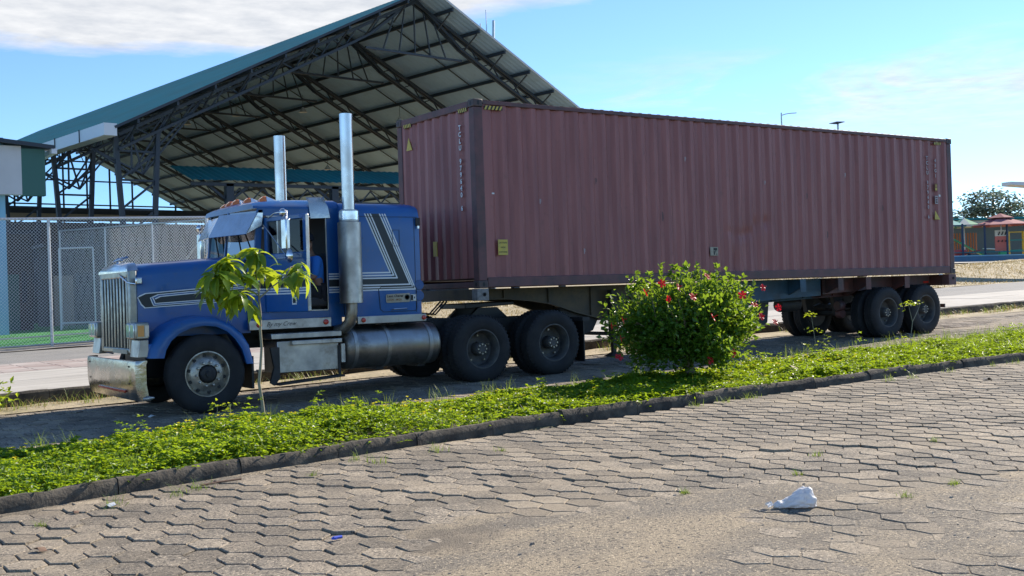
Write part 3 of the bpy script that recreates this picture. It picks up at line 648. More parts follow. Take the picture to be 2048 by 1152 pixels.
whorls = [(main[-1], 26), (br[0][-1], 32), (br[1][-1], 30), (br[2][-1], 14), (br[3][-1], 14), (br[4][-1], 18), (br[0][-2], 16), (br[1][-2], 13), (br[2][-2], 8), (main[-2], 12), (br[4][-2], 8), (br[5][-1], 26), (br[6][-1], 24), (br[7][-1], 9)]
for (c, nl) in whorls:
    for q in range(nl):
        o = bpy.data.objects.new('leaf', ll[random.randrange(4)]); o.location = c-s0+Vector((random.gauss(0, .02), random.gauss(0, .02), random.gauss(0, .03)))
        o.rotation_euler = (random.gauss(0, .35), random.uniform(-.45, .85), 2*PI*q/nl+random.gauss(0, .3)); k = random.uniform(.75, 1.15); o.scale = (k, k, k); COL.objects.link(o); o.parent = sap

# two spindly seedlings near the trailer wheels
def seedling(x, y, stems_, leaves, label):
    b = Vector((x, y, float(gz(x))+.1)); r = empty('seedling', b, label, 'plant', 'seedlings in the planted strip'); mb = MB()
    for s in stems_: mb.tube([Vector((x+p[0], y, float(gz(x))+p[1])) for p in s], [.006]*(len(s)-1)+[.003], 5)
    mb.build('stem', M['twig'], r)
    P = []; D = []
    for (lx, lz, k) in leaves:
        for q in range(k):
            P.append((x+lx+random.gauss(0, .05), y+random.gauss(0, .05), float(gz(x))+lz+random.gauss(0, .025))); D.append((random.gauss(0, 1), random.gauss(0, 1), random.gauss(.1, .3)))
    P = np.array(P); L = RNG.uniform(.04, .075, len(P)); V, F = leaf_cloud(P, np.array(D), L, L*.6); mesh_obj('crown', V, F, M['sapling_leaf'], r)['kind'] = 'stuff'
seedling(4.8, -2.4, [[(.02, .05), (-.02, .3), (-.10, .75)], [(0, .2), (.2, .35), (.3, .38)], [(0, .2), (-.2, .35)]], [(-.11, .76, 16), (-.14, .52, 7), (.05, .52, 9), (-.2, .3, 9), (.1, .28, 8), (.28, .36, 8)], 'spindly seedling with sparse leaves before the foremost trailer wheels')
seedling(6.28, -3.08, [[(.02, .05), (0, .3), (.06, .55), (-.03, .83)], [(.06, .55), (.2, .72), (.27, .82)], [(-.03, .83), (-.15, .80)]], [(-.05, .86, 18), (-.16, .80, 6), (.22, .84, 14), (-.1, .28, 6), (-.02, .28, 4)], 'thin forked seedling before the rearmost trailer wheels')
# leafy sprigs standing out of the cover near the front wheel
for (x, y, h, lab) in ((-5.05, -2.5, .36, 'leafy sprig taller than the ground cover below the truck front wheel'), (-4.85, -2.35, .33, 'bushy sprig between the tall sprig and the young tree')):
    seedling(x, y, [[(0, .05), (.01, h)]], [(0, h, 10), (0, h-.08, 10), (0.02, h-.16, 10)], lab)
# ================================================================== SHIPPING CONTAINER
CL, CW, CZ0, CH = 12.192, 2.438, 1.44, 2.896
CZ1 = CZ0+CH
cont = empty('shipping_container', (CL/2, CW/2, CZ0), 'long maroon corrugated shipping container on the trailer', 'container')
def corr_profile(length, pitch, depth):
    """(s, d) polyline of a trapezoid corrugation"""
    out = [(0, 0)]; n = int(length//pitch); m = (length-n*pitch)/2; s = m
    for k in range(n):
        out += [(s, 0), (s+pitch*.25, 0), (s+pitch*.48, depth), (s+pitch*.75, depth)]; s += pitch
    out += [(s, 0), (length, 0)]
    r = [out[0]]
    for p in out[1:]:
        if p[0] > r[-1][0]+1e-4: r.append(p)
    return r
def corr_panel(name, x0, x1, y, sgn, z0, z1, pitch, depth, mat, rows, dent=None, axis='x', smooth=30):
    pr_ = corr_profile(x1-x0, pitch, depth); zs = np.linspace(z0, z1, rows+1); V = []; nn = len(pr_)
    for z in zs:
        for (s, d) in pr_:
            a = x0+s; q = y+sgn*d
            if dent: q += dent(a, z)*sgn
            V.append((a, q, z) if axis == 'x' else (q, a, z))
    F = []
    for j in range(rows):
        for i in range(nn-1):
            k = j*nn+i; F.append((k, k+1, k+nn+1, k+nn) if (sgn > 0) == (axis == 'x') else (k, k+nn, k+nn+1, k+1))
    return mesh_obj(name, V, F, mat, cont, smooth=smooth)
def dents(x, z):
    d = 0.0
    for (cx, cz, rx, rz, a) in ((5.70, 2.26, .14, .09, .022), (5.95, 2.30, .12, .09, .026), (6.14, 2.46, .08, .12, .026), (5.42, 2.33, .10, .06, .014), (5.58, 1.72, .07, .24, .03), (5.95, 2.05, .30, .35, .015), (6.4, 2.5, .1, .1, .03), (3.1, 2.6, .8, .7, .012), (8.9, 2.4, 1.1, .8, .012), (1.6, 3.3, .9, .7, .010), (6.4, 1.7, .12, .2, .02)):
        d += a*math.exp(-((x-cx)/rx)**2-((z-cz)/rz)**2)
    return d+.006*(float(fbm(np.array(x*1.3), np.array(z*1.3), 3, 17))-.5)
corr_panel('side_panel', .16, CL-.16, .013, +1, CZ0+.16, CZ1-.07, .286, .041, M['maroon'], 56, dents, smooth=14)
corr_panel('side_panel', .16, CL-.16, CW-.013, -1, CZ0+.16, CZ1-.07, .286, .036, M['maroon'], 2)
corr_panel('front_panel', .12, CW-.12, .02, +1, CZ0+.16, CZ1-.07, .245, .045, M['maroon'], 10, axis='y')
MB().box(.14, CL-.14, .06, CW-.06, CZ0+.14, CZ0+.17).build('floor_panel', M['maroon_dark'], cont)
# roof: cross corrugation, its crests just above the top rail
pr_ = corr_profile(CL-.3, .21, .018); V = []; F = []
for (s, d_) in pr_: V += [(.15+s, .03, CZ1-.015+.018-d_), (.15+s, CW-.03, CZ1-.015+.018-d_)]
for i in range(len(pr_)-1): F.append((2*i, 2*i+2, 2*i+3, 2*i+1))
mesh_obj('roof_panel', V, F, M['maroon'], cont, smooth=30)
for y0 in (0, CW-.06):
    MB().box(.17, CL-.17, y0, y0+.06, CZ1-.075, CZ1-.008).build('top_rail', M['maroon_dark'], cont, bevel=.008)
    b = MB(); b.box(.17, CL-.17, y0+.003, y0+.057, CZ0+.012, CZ0+.165); b.build('bottom_rail', M['maroon_dark'], cont, bevel=.01)
MB().box(0, .06, .17, CW-.17, CZ1-.12, CZ1-.01).build('header', M['maroon_dark'], cont, bevel=.01)
MB().box(.01, .07, .17, CW-.17, CZ0+.01, CZ0+.10).build('front_sill', M['maroon_dark'], cont, bevel=.01)
for x0 in (0, CL-.165):
    for y0 in (0, CW-.16):
        MB().box(x0+.004, x0+.161, y0+.004, y0+.156, CZ0+.115, CZ1-.115).build('corner_post', M['maroon_dark'], cont, bevel=.012)
        for z0 in (CZ0, CZ1-.118):
            b = MB(); zz = z0+(0 if z0 == CZ0 else .006); b.box(x0-.006 if x0 == 0 else x0, x0+.165 if x0 == 0 else x0+.171, y0-.006 if y0 == 0 else y0, y0+.16 if y0 == 0 else y0+.166, zz, zz+.118)
            o = b.build('corner_casting', M['casting'], cont, bevel=.012)
            h = MB(); yy = y0-.0075 if y0 == 0 else y0+.1675; xx = x0-.0075 if x0 == 0 else x0+.1725
            ring = [(.022*math.cos(a), .036*math.sin(a)) for a in np.linspace(0, 2*PI, 16, endpoint=False)]
            h.prism([(x0+.083+p, zz+.059+q) for p, q in ring], yy, yy+(.004 if y0 == 0 else -.004), 'xz'); h.prism([(y0+.08+p, zz+.059+q) for p, q in ring], xx, xx+(.004 if x0 == 0 else -.004), 'yz')
            h.build('casting_hole_disc', M['black_print'], o)  # black ovals on the faces paint the shaded inside of the openings
# rear doors with lock rods
for y0, y1 in ((.12, CW/2-.005), (CW/2+.005, CW-.12)):
    dr = MB().box(CL-.05, CL-.01, y0, y1, CZ0+.14, CZ1-.12).build('cargo_door', M['maroon'], cont, bevel=.01)
    for t in (.25, .75):
        MB().tube([(CL+.015, y0+(y1-y0)*t, CZ0+.1), (CL+.015, y0+(y1-y0)*t, CZ1-.1)], .017, 8).build('lock_rod', M['galv'], dr)
# scrapes where other boxes have rubbed the ribs
for (x, z, L_) in ((2.35, 3.1, .10), (3.8, 2.5, .16), (4.37, 3.55, .08), (7.52, 2.95, .12), (8.08, 2.2, .14), (8.66, 3.4, .09), (9.8, 2.75, .12), (6.37, 3.2, .07), (10.65, 2.05, .10), (2.06, 1.95, .09), (1.2, 2.75, .08)):
    MB().box(x, x+.012, .0085, .0115, z, z+L_).box(x+.02, x+.027, .0085, .0115, z+.03, z+.02+L_*.7).build('scrape', M['white_worn'] if L_ < .1 else M['casting'], cont)
# print and stickers
def vertical_text(txt, x, z_top, z_bot, h, mat, plane='y', fix=0.0075, w=1.0):
    n = len(txt); st = (z_top-z_bot)/n
    for k, ch in enumerate(txt):
        if ch == ' ': continue
        z = z_top-st*(k+.5)
        if plane == 'y': lettering('lettering', ch, h, (x, fix, z), (w, 0, 0), (0, 0, 1), mat, cont, align='CENTER', bold=.004)
        else: lettering('lettering', ch, h, (fix, x, z), (0, -w, 0), (0, 0, 1), mat, cont, align='CENTER', bold=.004)
vertical_text('TCLU 979640 6', .44, 4.0, 2.64, .105, M['white_print'], 'x', .010)
vertical_text('TCLU 979640 6', 11.33, 3.94, 2.60, .105, M['white_worn'])
vertical_text('45G1', 11.615, 3.90, 3.47, .10, M['white_worn'])
def plate(name, x0, x1, z0, z1, mat, fix=.009, th=.003, parent=None):
    return MB().box(x0, x1, fix-th, fix, z0, z1).build(name, mat, parent or cont)
def hazard(x0, x1, z0, z1, plane='y'):
    root = None; n = 5; w = (x1-x0)/n
    bk = MB()
    if plane == 'y': bk.box(x0, x1, -.006, .0, z0, z1)
    else: bk.box(-.0, .006, x0, x1, z0, z1)
    o = bk.build('hazard_tape', M['black_print'], cont); s = MB()
    for k in range(n):
        a = x0+k*w; p = [(a, z0), (a+w*.5, z0), (min(a+w*.95, x1), z1), (a+w*.45, z1)]
        s.prism(p, -.0085 if plane == 'y' else -.0025, -.006 if plane == 'y' else 0, 'xz' if plane == 'y' else 'yz')
    s.build('stripe', M['yellow'], o)
hazard(.19, .53, 4.185, 4.245); hazard(11.57, 11.82, 4.185, 4.24); hazard(.20, .46, 4.175, 4.235, 'x'); hazard(1.94, 2.20, 4.175, 4.235, 'x')
st = plate('caution_sticker', .375, .555, 1.945, 2.185, M['yellow'])
for k, t in enumerate(('CAUTION', 'HIGH', 'CONTAINER')): lettering('lettering', t, (.034, .036, .027)[k], (.465, .0055, 2.135-.072*k), (1, 0, 0), (0, 0, 1), M['black_print'], st, align='CENTER', bold=.001)
st = plate('white_sticker', 4.915, 5.105, 1.895, 2.045, M['tan_plate']); MB().box(4.995, 5.085, .004, .0055, 1.985, 2.03).box(4.995, 5.025, .004, .0055, 1.91, 1.975).box(5.04, 5.055, .004, .0055, 1.95, 1.985).box(5.06, 5.085, .004, .0055, 1.91, 1.93).build('mark', M['black_print'], st)
MB().prism([(11.535, 2.60), (11.72, 2.60), (11.56, 2.79)], .005, .0085, 'xz').build('warning_triangle', M['yellow'], cont)
MB().prism([(1.93, 3.79), (2.12, 3.79), (2.04, 4.0)], .0, .009, 'yz').build('warning_triangle', M['yellow'], cont)
st = plate('yellow_mark', 11.57, 11.66, 3.20, 3.36, M['brown_print']); MB().box(11.585, 11.645, .004, .0055, 3.22, 3.27).box(11.60, 11.63, .004, .0055, 3.29, 3.34).build('mark', M['yellow'], st)
st = plate('white_mark', 11.565, 11.665, 2.93, 3.10, M['white_worn']); MB().box(11.58, 11.65, .004, .0055, 2.95, 2.985).box(11.58, 11.65, .004, .0055, 3.0, 3.03).box(11.58, 11.65, .004, .0055, 3.05, 3.08).build('mark', M['maroon_dark'], st)
plate('white_patch', 11.70, 11.76, 3.085, 3.13, M['white_print']); plate('paper_scrap', .29, .335, 2.885, 2.91, M['white_print'])
MB().box(-.0, .008, 1.22, 1.34, 1.98, 2.22).build('caution_sticker', M['yellow'], cont)

# ================================================================== WHEELS
def tyre_mesh(y0, w, c, sgn, lugs, R=.52):
    mb = MB(); s = sgn
    prof = [(.285, .035), (.31, .012), (.36, .002), (.42, 0), (.465, .008), (.49, .022), (.508, .042), (.513, .05), (.52, .06)]
    n = 4; a, b = .06, w-.06
    for k in range(n):
        t0 = a+(b-a)*(k+.0)/n; t1 = a+(b-a)*(k+1)/n; g = .006
        prof += [(R, t0+g), (R, t1-g)]
        if k < n-1: prof += [(R-.012, t1-g+.001), (R-.012, t1+g-.001)]
    prof += [(.52, w-.06), (.508, w-.042), (.49, w-.022), (.465, w-.008), (.42, w), (.36, w-.002), (.31, w-.012), (.285, w-.035)]
    mb.lathe([(r, h*s) for r, h in prof], (c[0], y0, c[2]), 'y', 48, caps=(False, False))
    if lugs:
        for k in range(lugs):
            for (h0, h1) in ((.02, .07), (w-.07, w-.02)):
                th = 2*PI*(k+(.5 if h0 > .1 else 0))/lugs; d = .42*2*PI/lugs; vs = []
                for (aa, rr, hh) in ((th-d/2, .492, h0), (th+d/2, .492, h0), (th+d/2, .492, h1), (th-d/2, .492, h1), (th-d/2, .523, h0+.02 if h0 < .1 else h0), (th+d/2, .523, h0+.02 if h0 < .1 else h0), (th+d/2, .523, h1 if h0 < .1 else h1-.02), (th-d/2, .523, h1 if h0 < .1 else h1-.02)):
                    vs.append((c[0]+rr*math.cos(aa), y0+s*hh, c[2]+rr*math.sin(aa)))
                mb.hexa(vs)
    return mb
def wheel(parent, x, yface, zc, sgn, style, name='wheel', lugs=0, dual=True):
    """outer face of the tyre at yface, body towards sgn"""
    s = sgn; c = (x, yface, zc); w = .27
    rim = MB()
    if style == 'steer':
        rim.lathe([(.292, .03*s), (.30, .018*s), (.285, .016*s), (.272, .05*s), (.262, .075*s), (.215, .045*s), (.19, .020*s), (.125, .012*s), (.12, .10*s)], c, 'y', 48, caps=(False, True))
    else:
        rim.lathe([(.292, .03*s), (.302, .016*s), (.285, .015*s), (.268, .045*s), (.258, .075*s), (.250, .19*s), (.21, .21*s), (.11, .205*s), (.10, .22*s)], c, 'y', 48, caps=(False, True))
    rm = rim.build(name, M['wheel_alu'] if style == 'steer' else M['wheel_dark'], parent, smooth=40); fix_normals(rm)
    t = tyre_mesh(yface, w, c, s, lugs); to = t.build('tyre', M['rubber'], rm, smooth=38); fix_normals(to)
    if dual:
        t = tyre_mesh(yface+s*.33, w, c, s, lugs); to = t.build('tyre', M['rubber'], rm, smooth=38); fix_normals(to)
        MB().lathe([(.29, .36*s), (.25, .40*s), (.25, .55*s), (.29, .58*s)], c, 'y', 32).build('inner_rim', M['wheel_dark'], rm)
    hub = MB(); nuts = []; hole_discs = []
    if style == 'steer':
        hub.lathe([(.118, .09*s), (.11, .0), (.095, -.02*s), (.08, -.028*s), (.045, -.03*s), (.04, -.05*s), (0.001, -.052*s)], c, 'y', 24)
        for k in range(10):
            a = 2*PI*k/10+.1; nuts.append(MB().lathe([(.018, .02*s), (.017, -.028*s), (.012, -.034*s), (0.0005, -.035*s)], (x+.155*math.cos(a), yface+.0, zc+.155*math.sin(a)), 'y', 8))
            a += PI/10; hole_discs.append(MB().lathe([(.024, .066*s), (.024, .05*s), (0.0005, .05*s)], (x+.238*math.cos(a), yface, zc+.238*math.sin(a)), 'y', 12))
        for q in (hole_discs if s > 0 else []): q.build('hand_hole_disc', M['black_print'], rm)  # black discs on the rim paint the dark inside of the hand holes
    else:
        hub.lathe([(.10, .22*s), (.098, .08*s), (.088, .06*s), (.06, .052*s), (.055, .04*s), (0.0005, .04*s)], c, 'y', 20)
        for k in range(8):
            a = 2*PI*k/8; nuts.append(MB().lathe([(.014, .065*s), (.014, .03*s), (0.0005, .03*s)], (x+.072*math.cos(a), yface, zc+.072*math.sin(a)), 'y', 6))
        for k in range(5):
            a = 2*PI*k/5+.3; nuts.append(MB().lathe([(.016, .21*s), (.016, .17*s), (0.0005, .17*s)], (x+.205*math.cos(a), yface, zc+.205*math.sin(a)), 'y', 6))
    fix_normals(hub.build('hub', M['black'] if style == 'steer' else M['wheel_dark'], rm, smooth=40))
    for q in (nuts if s > 0 else []): fix_normals(q.build('lug_nut', M['steel_dull'] if style == 'steer' else M['wheel_alu'], rm))
    return rm

# ================================================================== TRAILER CHASSIS
tr = empty('trailer_chassis', (6, CW/2, 0.1), 'skeletal container trailer with brown gooseneck, blue beam and red rear', 'trailer')
def rail(name, xs, mat):
    topz = 1.425; bot = [(-.02, 1.27), (.94, 1.26), (1.45, 1.215), (1.85, 1.15), (2.4, .98), (2.9, .86), (3.5, .80), (4.6, .80), (5.6, .86), (6.9, 1.0), (8.3, 1.04), (9.4, 1.06), (10.5, 1.10), (12.1, 1.14)]
    def bz(x): return float(np.interp(x, [p[0] for p in bot], [p[1] for p in bot]))
    x0, x1 = xs; pts = [x0]+[p[0] for p in bot if x0 < p[0] < x1]+[x1]
    for y0 in (.66, 1.70):
        mb = MB(); poly = [(x, bz(x)) for x in pts]+[(x1, topz), (x0, topz)]; mb.prism(poly, y0+.035, y0+.047, 'xz')
        mb.box(x0, x1, y0, y0+.085, topz-.016, topz+.004)
        for a, b in zip(pts[:-1], pts[1:]): mb.bar((a, y0+.0425, bz(a)), (b, y0+.0425, bz(b)), .085, .018)
        for x in np.arange(math.ceil(x0/.9)*.9, x1, .9): mb.box(x-.005, x+.005, y0+.002, y0+.035, bz(x)+.01, topz-.017)
        fix_normals(mb.build(name, mat, tr))
rail('gooseneck_rail', (-.02, 5.2), M['chassis_brown']); rail('main_rail', (5.2, 8.35), M['chassis_blue']); rail('rear_rail', (8.35, 12.1), M['chassis_red'])
for x, m in ((.03, 'chassis_brown'), (1.2, 'chassis_brown'), (2.6, 'chassis_brown'), (4.4, 'chassis_brown'), (6.3, 'chassis_blue'), (7.4, 'chassis_blue'), (8.6, 'chassis_red'), (10.2, 'chassis_red')):
    MB().box(x, x+.10, .05 if x < .1 else .74, CW-.05 if x < .1 else 1.70, 1.30, 1.41).build('cross_member', M[m], tr, bevel=.006)
for (x0, x1, z0) in ((-.04, .17, 1.255), (CL-.24, CL+.02, 1.20)):
    MB().box(x0, x1, .16, CW-.16, z0, 1.432).build('bolster', M['chassis_brown'] if x0 < 1 else M['chassis_red'], tr, bevel=.008)
    for y0 in (-.005, CW-.155):
        lk = MB().box(x0, x1, y0, y0+.16, z0-.005 if x0 < 1 else z0, 1.436).build('lock_block', M['block_pale'] if x0 < 1 else M['maroon_dark'], tr, bevel=.008)
        ys = y0-.012 if y0 < 1 else y0+.172
        MB().lathe([(.03, 0), (.03, .012 if y0 < 1 else -.012), (.018, .012 if y0 < 1 else -.012), (.018, 0)], ((x0+x1)/2+.02, ys, 1.345), 'y', 16).build('lock_handle', M['black'], lk)
# side outriggers under the container
for x in (5.5, 7.35, 8.45, 9.3, 10.55):
    m = M['chassis_blue'] if x < 8 else M['chassis_red']
    for ya, yb in ((.06, .66), (1.78, CW-.06)):
        fix_normals(MB().prism([(ya, 1.41), (yb, 1.41), (yb, 1.05), (yb-.08*(1 if ya < 1 else -1), 1.05), (ya, 1.28)] if ya < 1 else [(ya, 1.05), (ya, 1.41), (yb, 1.41), (yb, 1.28), (ya+.08, 1.05)], x, x+.06, 'yz').build('outrigger', m, tr))
    MB().box(x-.05, x+.11, .045, .06, 1.18, 1.425).build('gusset', m, tr)
fix_normals(MB().prism([(5.2, 1.42), (8.3, 1.42), (8.3, 1.09), (7.2, 1.06), (6.4, 1.02), (5.2, .90)], .40, .41, 'xz').build('side_skirt', M['chassis_blue'], tr))
fix_normals(MB().prism([(8.36, 1.42), (11.85, 1.42), (11.85, 1.25), (8.36, 1.11)], .40, .41, 'xz').build('side_skirt', M['chassis_red'], tr))
MB().prism([(2.05, 1.12), (2.75, 1.10), (2.9, .86), (2.78, .66), (2.55, .60), (2.35, .66), (2.18, .85)], .74, .80, 'xz').build('gooseneck_gusset', M['black'], tr)
# landing gear
for y0 in (.50, 1.82):
    lg = MB().box(3.02, 3.14, y0, y0+.12, .46, 1.35).build('landing_leg', M['black'], tr, bevel=.008)
    MB().box(3.045, 3.115, y0+.025, y0+.095, .26, .46).build('inner_tube', M['grease'], lg)
    fix_normals(MB().hexa([(2.93, y0-.06, .20), (3.23, y0-.06, .20), (3.23, y0+.18, .20), (2.93, y0+.18, .20), (3.03, y0+.02, .27), (3.13, y0+.02, .27), (3.13, y0+.10, .27), (3.03, y0+.10, .27)]).build('foot', M['black'], lg))
MB().box(3.05, 3.11, .62, 1.82, .56, .62).build('landing_brace', M['black'], tr); MB().bar((3.08, .56, 1.3), (4.1, .70, .85), .04, .04).build('landing_strut', M['black'], tr); MB().bar((3.08, 1.88, 1.3), (4.1, 1.74, .85), .04, .04).build('landing_strut', M['black'], tr)
TX = (9.90, 11.16)
for x in TX:
    zc = float(gz(x))+.505; ax = MB().tube([(x, .25, zc), (x, CW-.25, zc)], .065, 12).build('axle', M['black'], tr)
    wheel(tr, x, .0, zc, +1, 'drive', lugs=46); wheel(tr, x, CW, zc, -1, 'drive', lugs=46)
    for y0 in (.80, 1.55):
        sp_ = MB(); 
        for k in range(5): sp_.bar((x-.48+.06*k, y0+.04, zc+.16+.016*k-.02), (x, y0+.04, zc+.10+.016*k), .075, .014); sp_.bar((x+.48-.06*k, y0+.04, zc+.16+.016*k-.02), (x, y0+.04, zc+.10+.016*k), .075, .014)
        sp_.build('leaf_spring', M['grease'], tr)
for x in (9.30, 10.53, 11.75):
    for y0 in (.79, 1.54): fix_normals(MB().prism([(x-.16, 1.08), (x+.16, 1.08), (x+.07, .72), (x-.07, .72)], y0, y0+.1, 'xz').build('spring_hanger', M['black'], tr))
bc = MB(); bc.lathe([(.09, 0), (.105, .02), (.105, .13), (.085, .16), (.001, .16)], (9.05, .62, .86), 'x', 16); bc.lathe([(.09, 0), (.1, .02), (.1, .12), (.001, .14)], (9.2, .60, .70), 'y', 16); fix_normals(bc.build('brake_chamber', M['chassis_red'], tr, smooth=40))
at = MB().lathe([(.001, 0), (.12, .02), (.14, .07), (.14, .55), (.12, .60), (.001, .62)], (7.7, 1.0, .92), 'x', 20); fix_normals(at.build('air_tank', M['black'], tr, smooth=40))
fix_normals(MB().prism([(6.75, 1.0), (7.15, 1.0), (7.10, .62), (7.04, .56), (6.84, .58), (6.80, .66)], .72, .78, 'xz').build('mud_guard', M['black'], tr))
MB().box(12.05, 12.09, .2, CW-.2, .72, .80).build('rear_bumper', M['chassis_red'], tr); MB().box(12.02, 12.06, .62, .70, .78, 1.2).box(12.02, 12.06, 1.74, 1.82, .78, 1.2).build('bumper_stay', M['chassis_red'], tr)
MB().box(11.62, 11.80, .392, .40, 1.26, 1.30).build('reflector', M['red_lens'], tr); MB().box(11.60, 11.72, -.008, .0, 1.425, 1.445).build('tag_plate', M['white_print'], tr)

# ================================================================== TRACTOR
tk = empty('truck', (-1.6, 1.22, -.04), 'blue long-nose truck tractor with twin chrome stacks and striped sleeper', 'truck')
def my(y): return 2.44-y
CY = 1.22
# frame
for y0 in (.80, 1.56): MB().box(-4.95, 2.10, y0, y0+.08, .70, .95).build('frame_rail', M['black'], tk, bevel=.006)
for x in (-.55, .70, 2.02): MB().box(x, x+.08, .88, 1.56, .74, .90).build('frame_crossmember', M['black'], tk)
MB().box(-4.85, -3.5, .72, 1.72, .38, 1.25).build('engine', M['grease'], tk, bevel=.03)  # plain black box in the engine's place, added to block light coming through
MB().tube([(-4.25, .2, .44), (-4.25, 2.24, .44)], .06, 10).build('front_axle', M['black'], tk)
# hood
rings = []
for x, yn, zt in ((-5.02, .53, 1.84), (-4.98, .505, 1.865), (-4.6, .465, 1.895), (-4.1, .42, 1.93), (-3.52, .365, 1.965)):
    h = [(yn, .93), (yn, 1.2), (yn, 1.5), (yn, zt-.13), (yn+.012, zt-.08), (yn+.05, zt-.03), (yn+.12, zt), (yn+.35, zt+.03), (CY, zt+.042)]
    full = h+[(my(y), z) for y, z in h[-2::-1]]; rings.append([(x, y, z) for y, z in full])
mb = MB(); mb.loft(rings); hood = mb.build('hood', M['blue'], tk, smooth=45); fix_normals(hood)
def hood_y(x): return float(np.interp(x, [-4.98, -4.6, -4.1, -3.52], [.505, .465, .42, .365]))
def hood_decal(name, poly, mat, off, parent):
    n = len(poly); me = MB(); me.add([(x, hood_y(x)-off, z) for x, z in poly], [tuple(range(n))]); return me.build(name, mat, parent)
def slant(x0, z0b, z0t, x1, z1b, z1t, ins, nose):
    """pill outline from a slanted left end to a cut right end"""
    zm = (z0t*.72+z0b*.28); e = .02
    a = [(x1, z1t-ins), (x0+.10+ins, z0t-ins), (x0+.03+ins*1.2, z0t-ins-.03), (x0+ins*1.1, zm), (x0+nose*.5+ins, z0b+ins+.045), (x0+nose+ins*.8, z0b+ins), (x1, z1b+ins)]
    return a
segs = 6
def split_decal(poly_fn, mat, off):
    pl = poly_fn; top = [pl[0], pl[1]]; bot = [pl[6], pl[5]]
    # nose polygon
    hood_decal('stripe', [pl[1], pl[2], pl[3], pl[4], pl[5]], mat, off, hood)
    xs = np.linspace(0, 1, segs+1)
    tp = [(pl[1][0]+(pl[0][0]-pl[1][0])*t, pl[1][1]+(pl[0][1]-pl[1][1])*t) for t in xs]; bt = [(pl[5][0]+(pl[6][0]-pl[5][0])*t, pl[5][1]+(pl[6][1]-pl[5][1])*t) for t in xs]
    m = MB()
    for k in range(segs): m.add([(x, hood_y(x)-off, z) for x, z in (tp[k], bt[k], bt[k+1], tp[k+1])], [(0, 1, 2, 3)])
    m.build('stripe', mat, hood)
X1 = -3.6
lay = [((-5.0, 1.315, 1.515, X1, 1.375, 1.60), .0, 'stripe_white'), ((-5.0, 1.315, 1.515, X1, 1.375, 1.60), .012, 'stripe_dark'),
       ((-4.84, 1.345, 1.495, X1, 1.395, 1.572), .0, 'stripe_white'), ((-4.84, 1.345, 1.495, X1, 1.395, 1.572), .011, 'blue'),
       ((-4.84, 1.345, 1.495, X1, 1.395, 1.572), .024, 'stripe_white'), ((-4.84, 1.345, 1.495, X1, 1.395, 1.572), .036, 'stripe_dark')]
for k, (a, ins, m) in enumerate(lay): split_decal(slant(*a, ins, .09 if a[0] < -4.9 else .04), M[m], .003+.0015*k)
# radiator grille
g = MB(); gx = -5.045
for (y0, y1, z0, z1) in ((.50, .575, .72, 1.83), (1.865, 1.94, .72, 1.83), (.575, 1.865, 1.72, 1.83), (.575, 1.865, .72, .80)): g.box(gx-.06, gx+.05, y0, y1, z0, z1)
gr = g.build('grille_surround', M['grille'], tk, bevel=.02)
MB().box(gx-.0, gx+.02, .57, 1.87, .78, 1.74).build('radiator_core', M['black'], gr)
for k in range(9):
    y = .605+k*.150; MB().box(gx-.062, gx-.012, y, y+.05, .79, 1.73).build('grille_bar', M['grille'], gr, bevel=.012)
tp = []
for x, dz in ((gx-.07, 0), (gx-.04, .045), (gx+.06, .07)):
    tp.append([(x, .50, 1.80+dz*.3), (x, .52, 1.835+dz*.4), (x, .62, 1.85+dz), (x, CY, 1.865+dz*1.2), (x, my(.62), 1.85+dz), (x, my(.52), 1.835+dz*.4), (x, my(.50), 1.80+dz*.3)])
m_ = MB(); m_.loft(tp); fix_normals(m_.build('grille_cap', M['chrome'], tk, smooth=40))
MB().box(gx-.075, gx-.06, .62, 1.30, .725, .775).build('name_bar', M['tan_plate'], gr)
orn = MB(); orn.tube([(gx, CY, 1.90), (gx+.01, CY, 1.95)], [.03, .02], 8); orn.tube([(gx+.08, CY, 1.975), (gx+.02, CY, 1.985), (gx-.03, CY, 1.965), (gx-.06, CY, 1.95)], [.006, .028, .018, .004], 8)
for s in (-1, 1): orn.add([(gx+.02, CY, 1.985), (gx+.10, CY+s*.11, 2.03), (gx+.13, CY+s*.10, 2.01), (gx+.06, CY, 1.975)], [(0, 1, 2, 3), (3, 2, 1, 0)])
orn.build('hood_ornament', M['chrome'], tk, smooth=50)
br_ = MB(); br_.tube([(gx-.04, CY-.2, 1.80), (gx-.075, .78, 1.74), (gx-.06, .52, 1.655), (gx+.03, .44, 1.635)], .011, 8); br_.build('lamp_arm', M['chrome'], tk)
MB().box(gx+.0, gx+.09, .385, .425, 1.63, 1.72).build('side_lamp', M['chrome'], tk, bevel=.015)
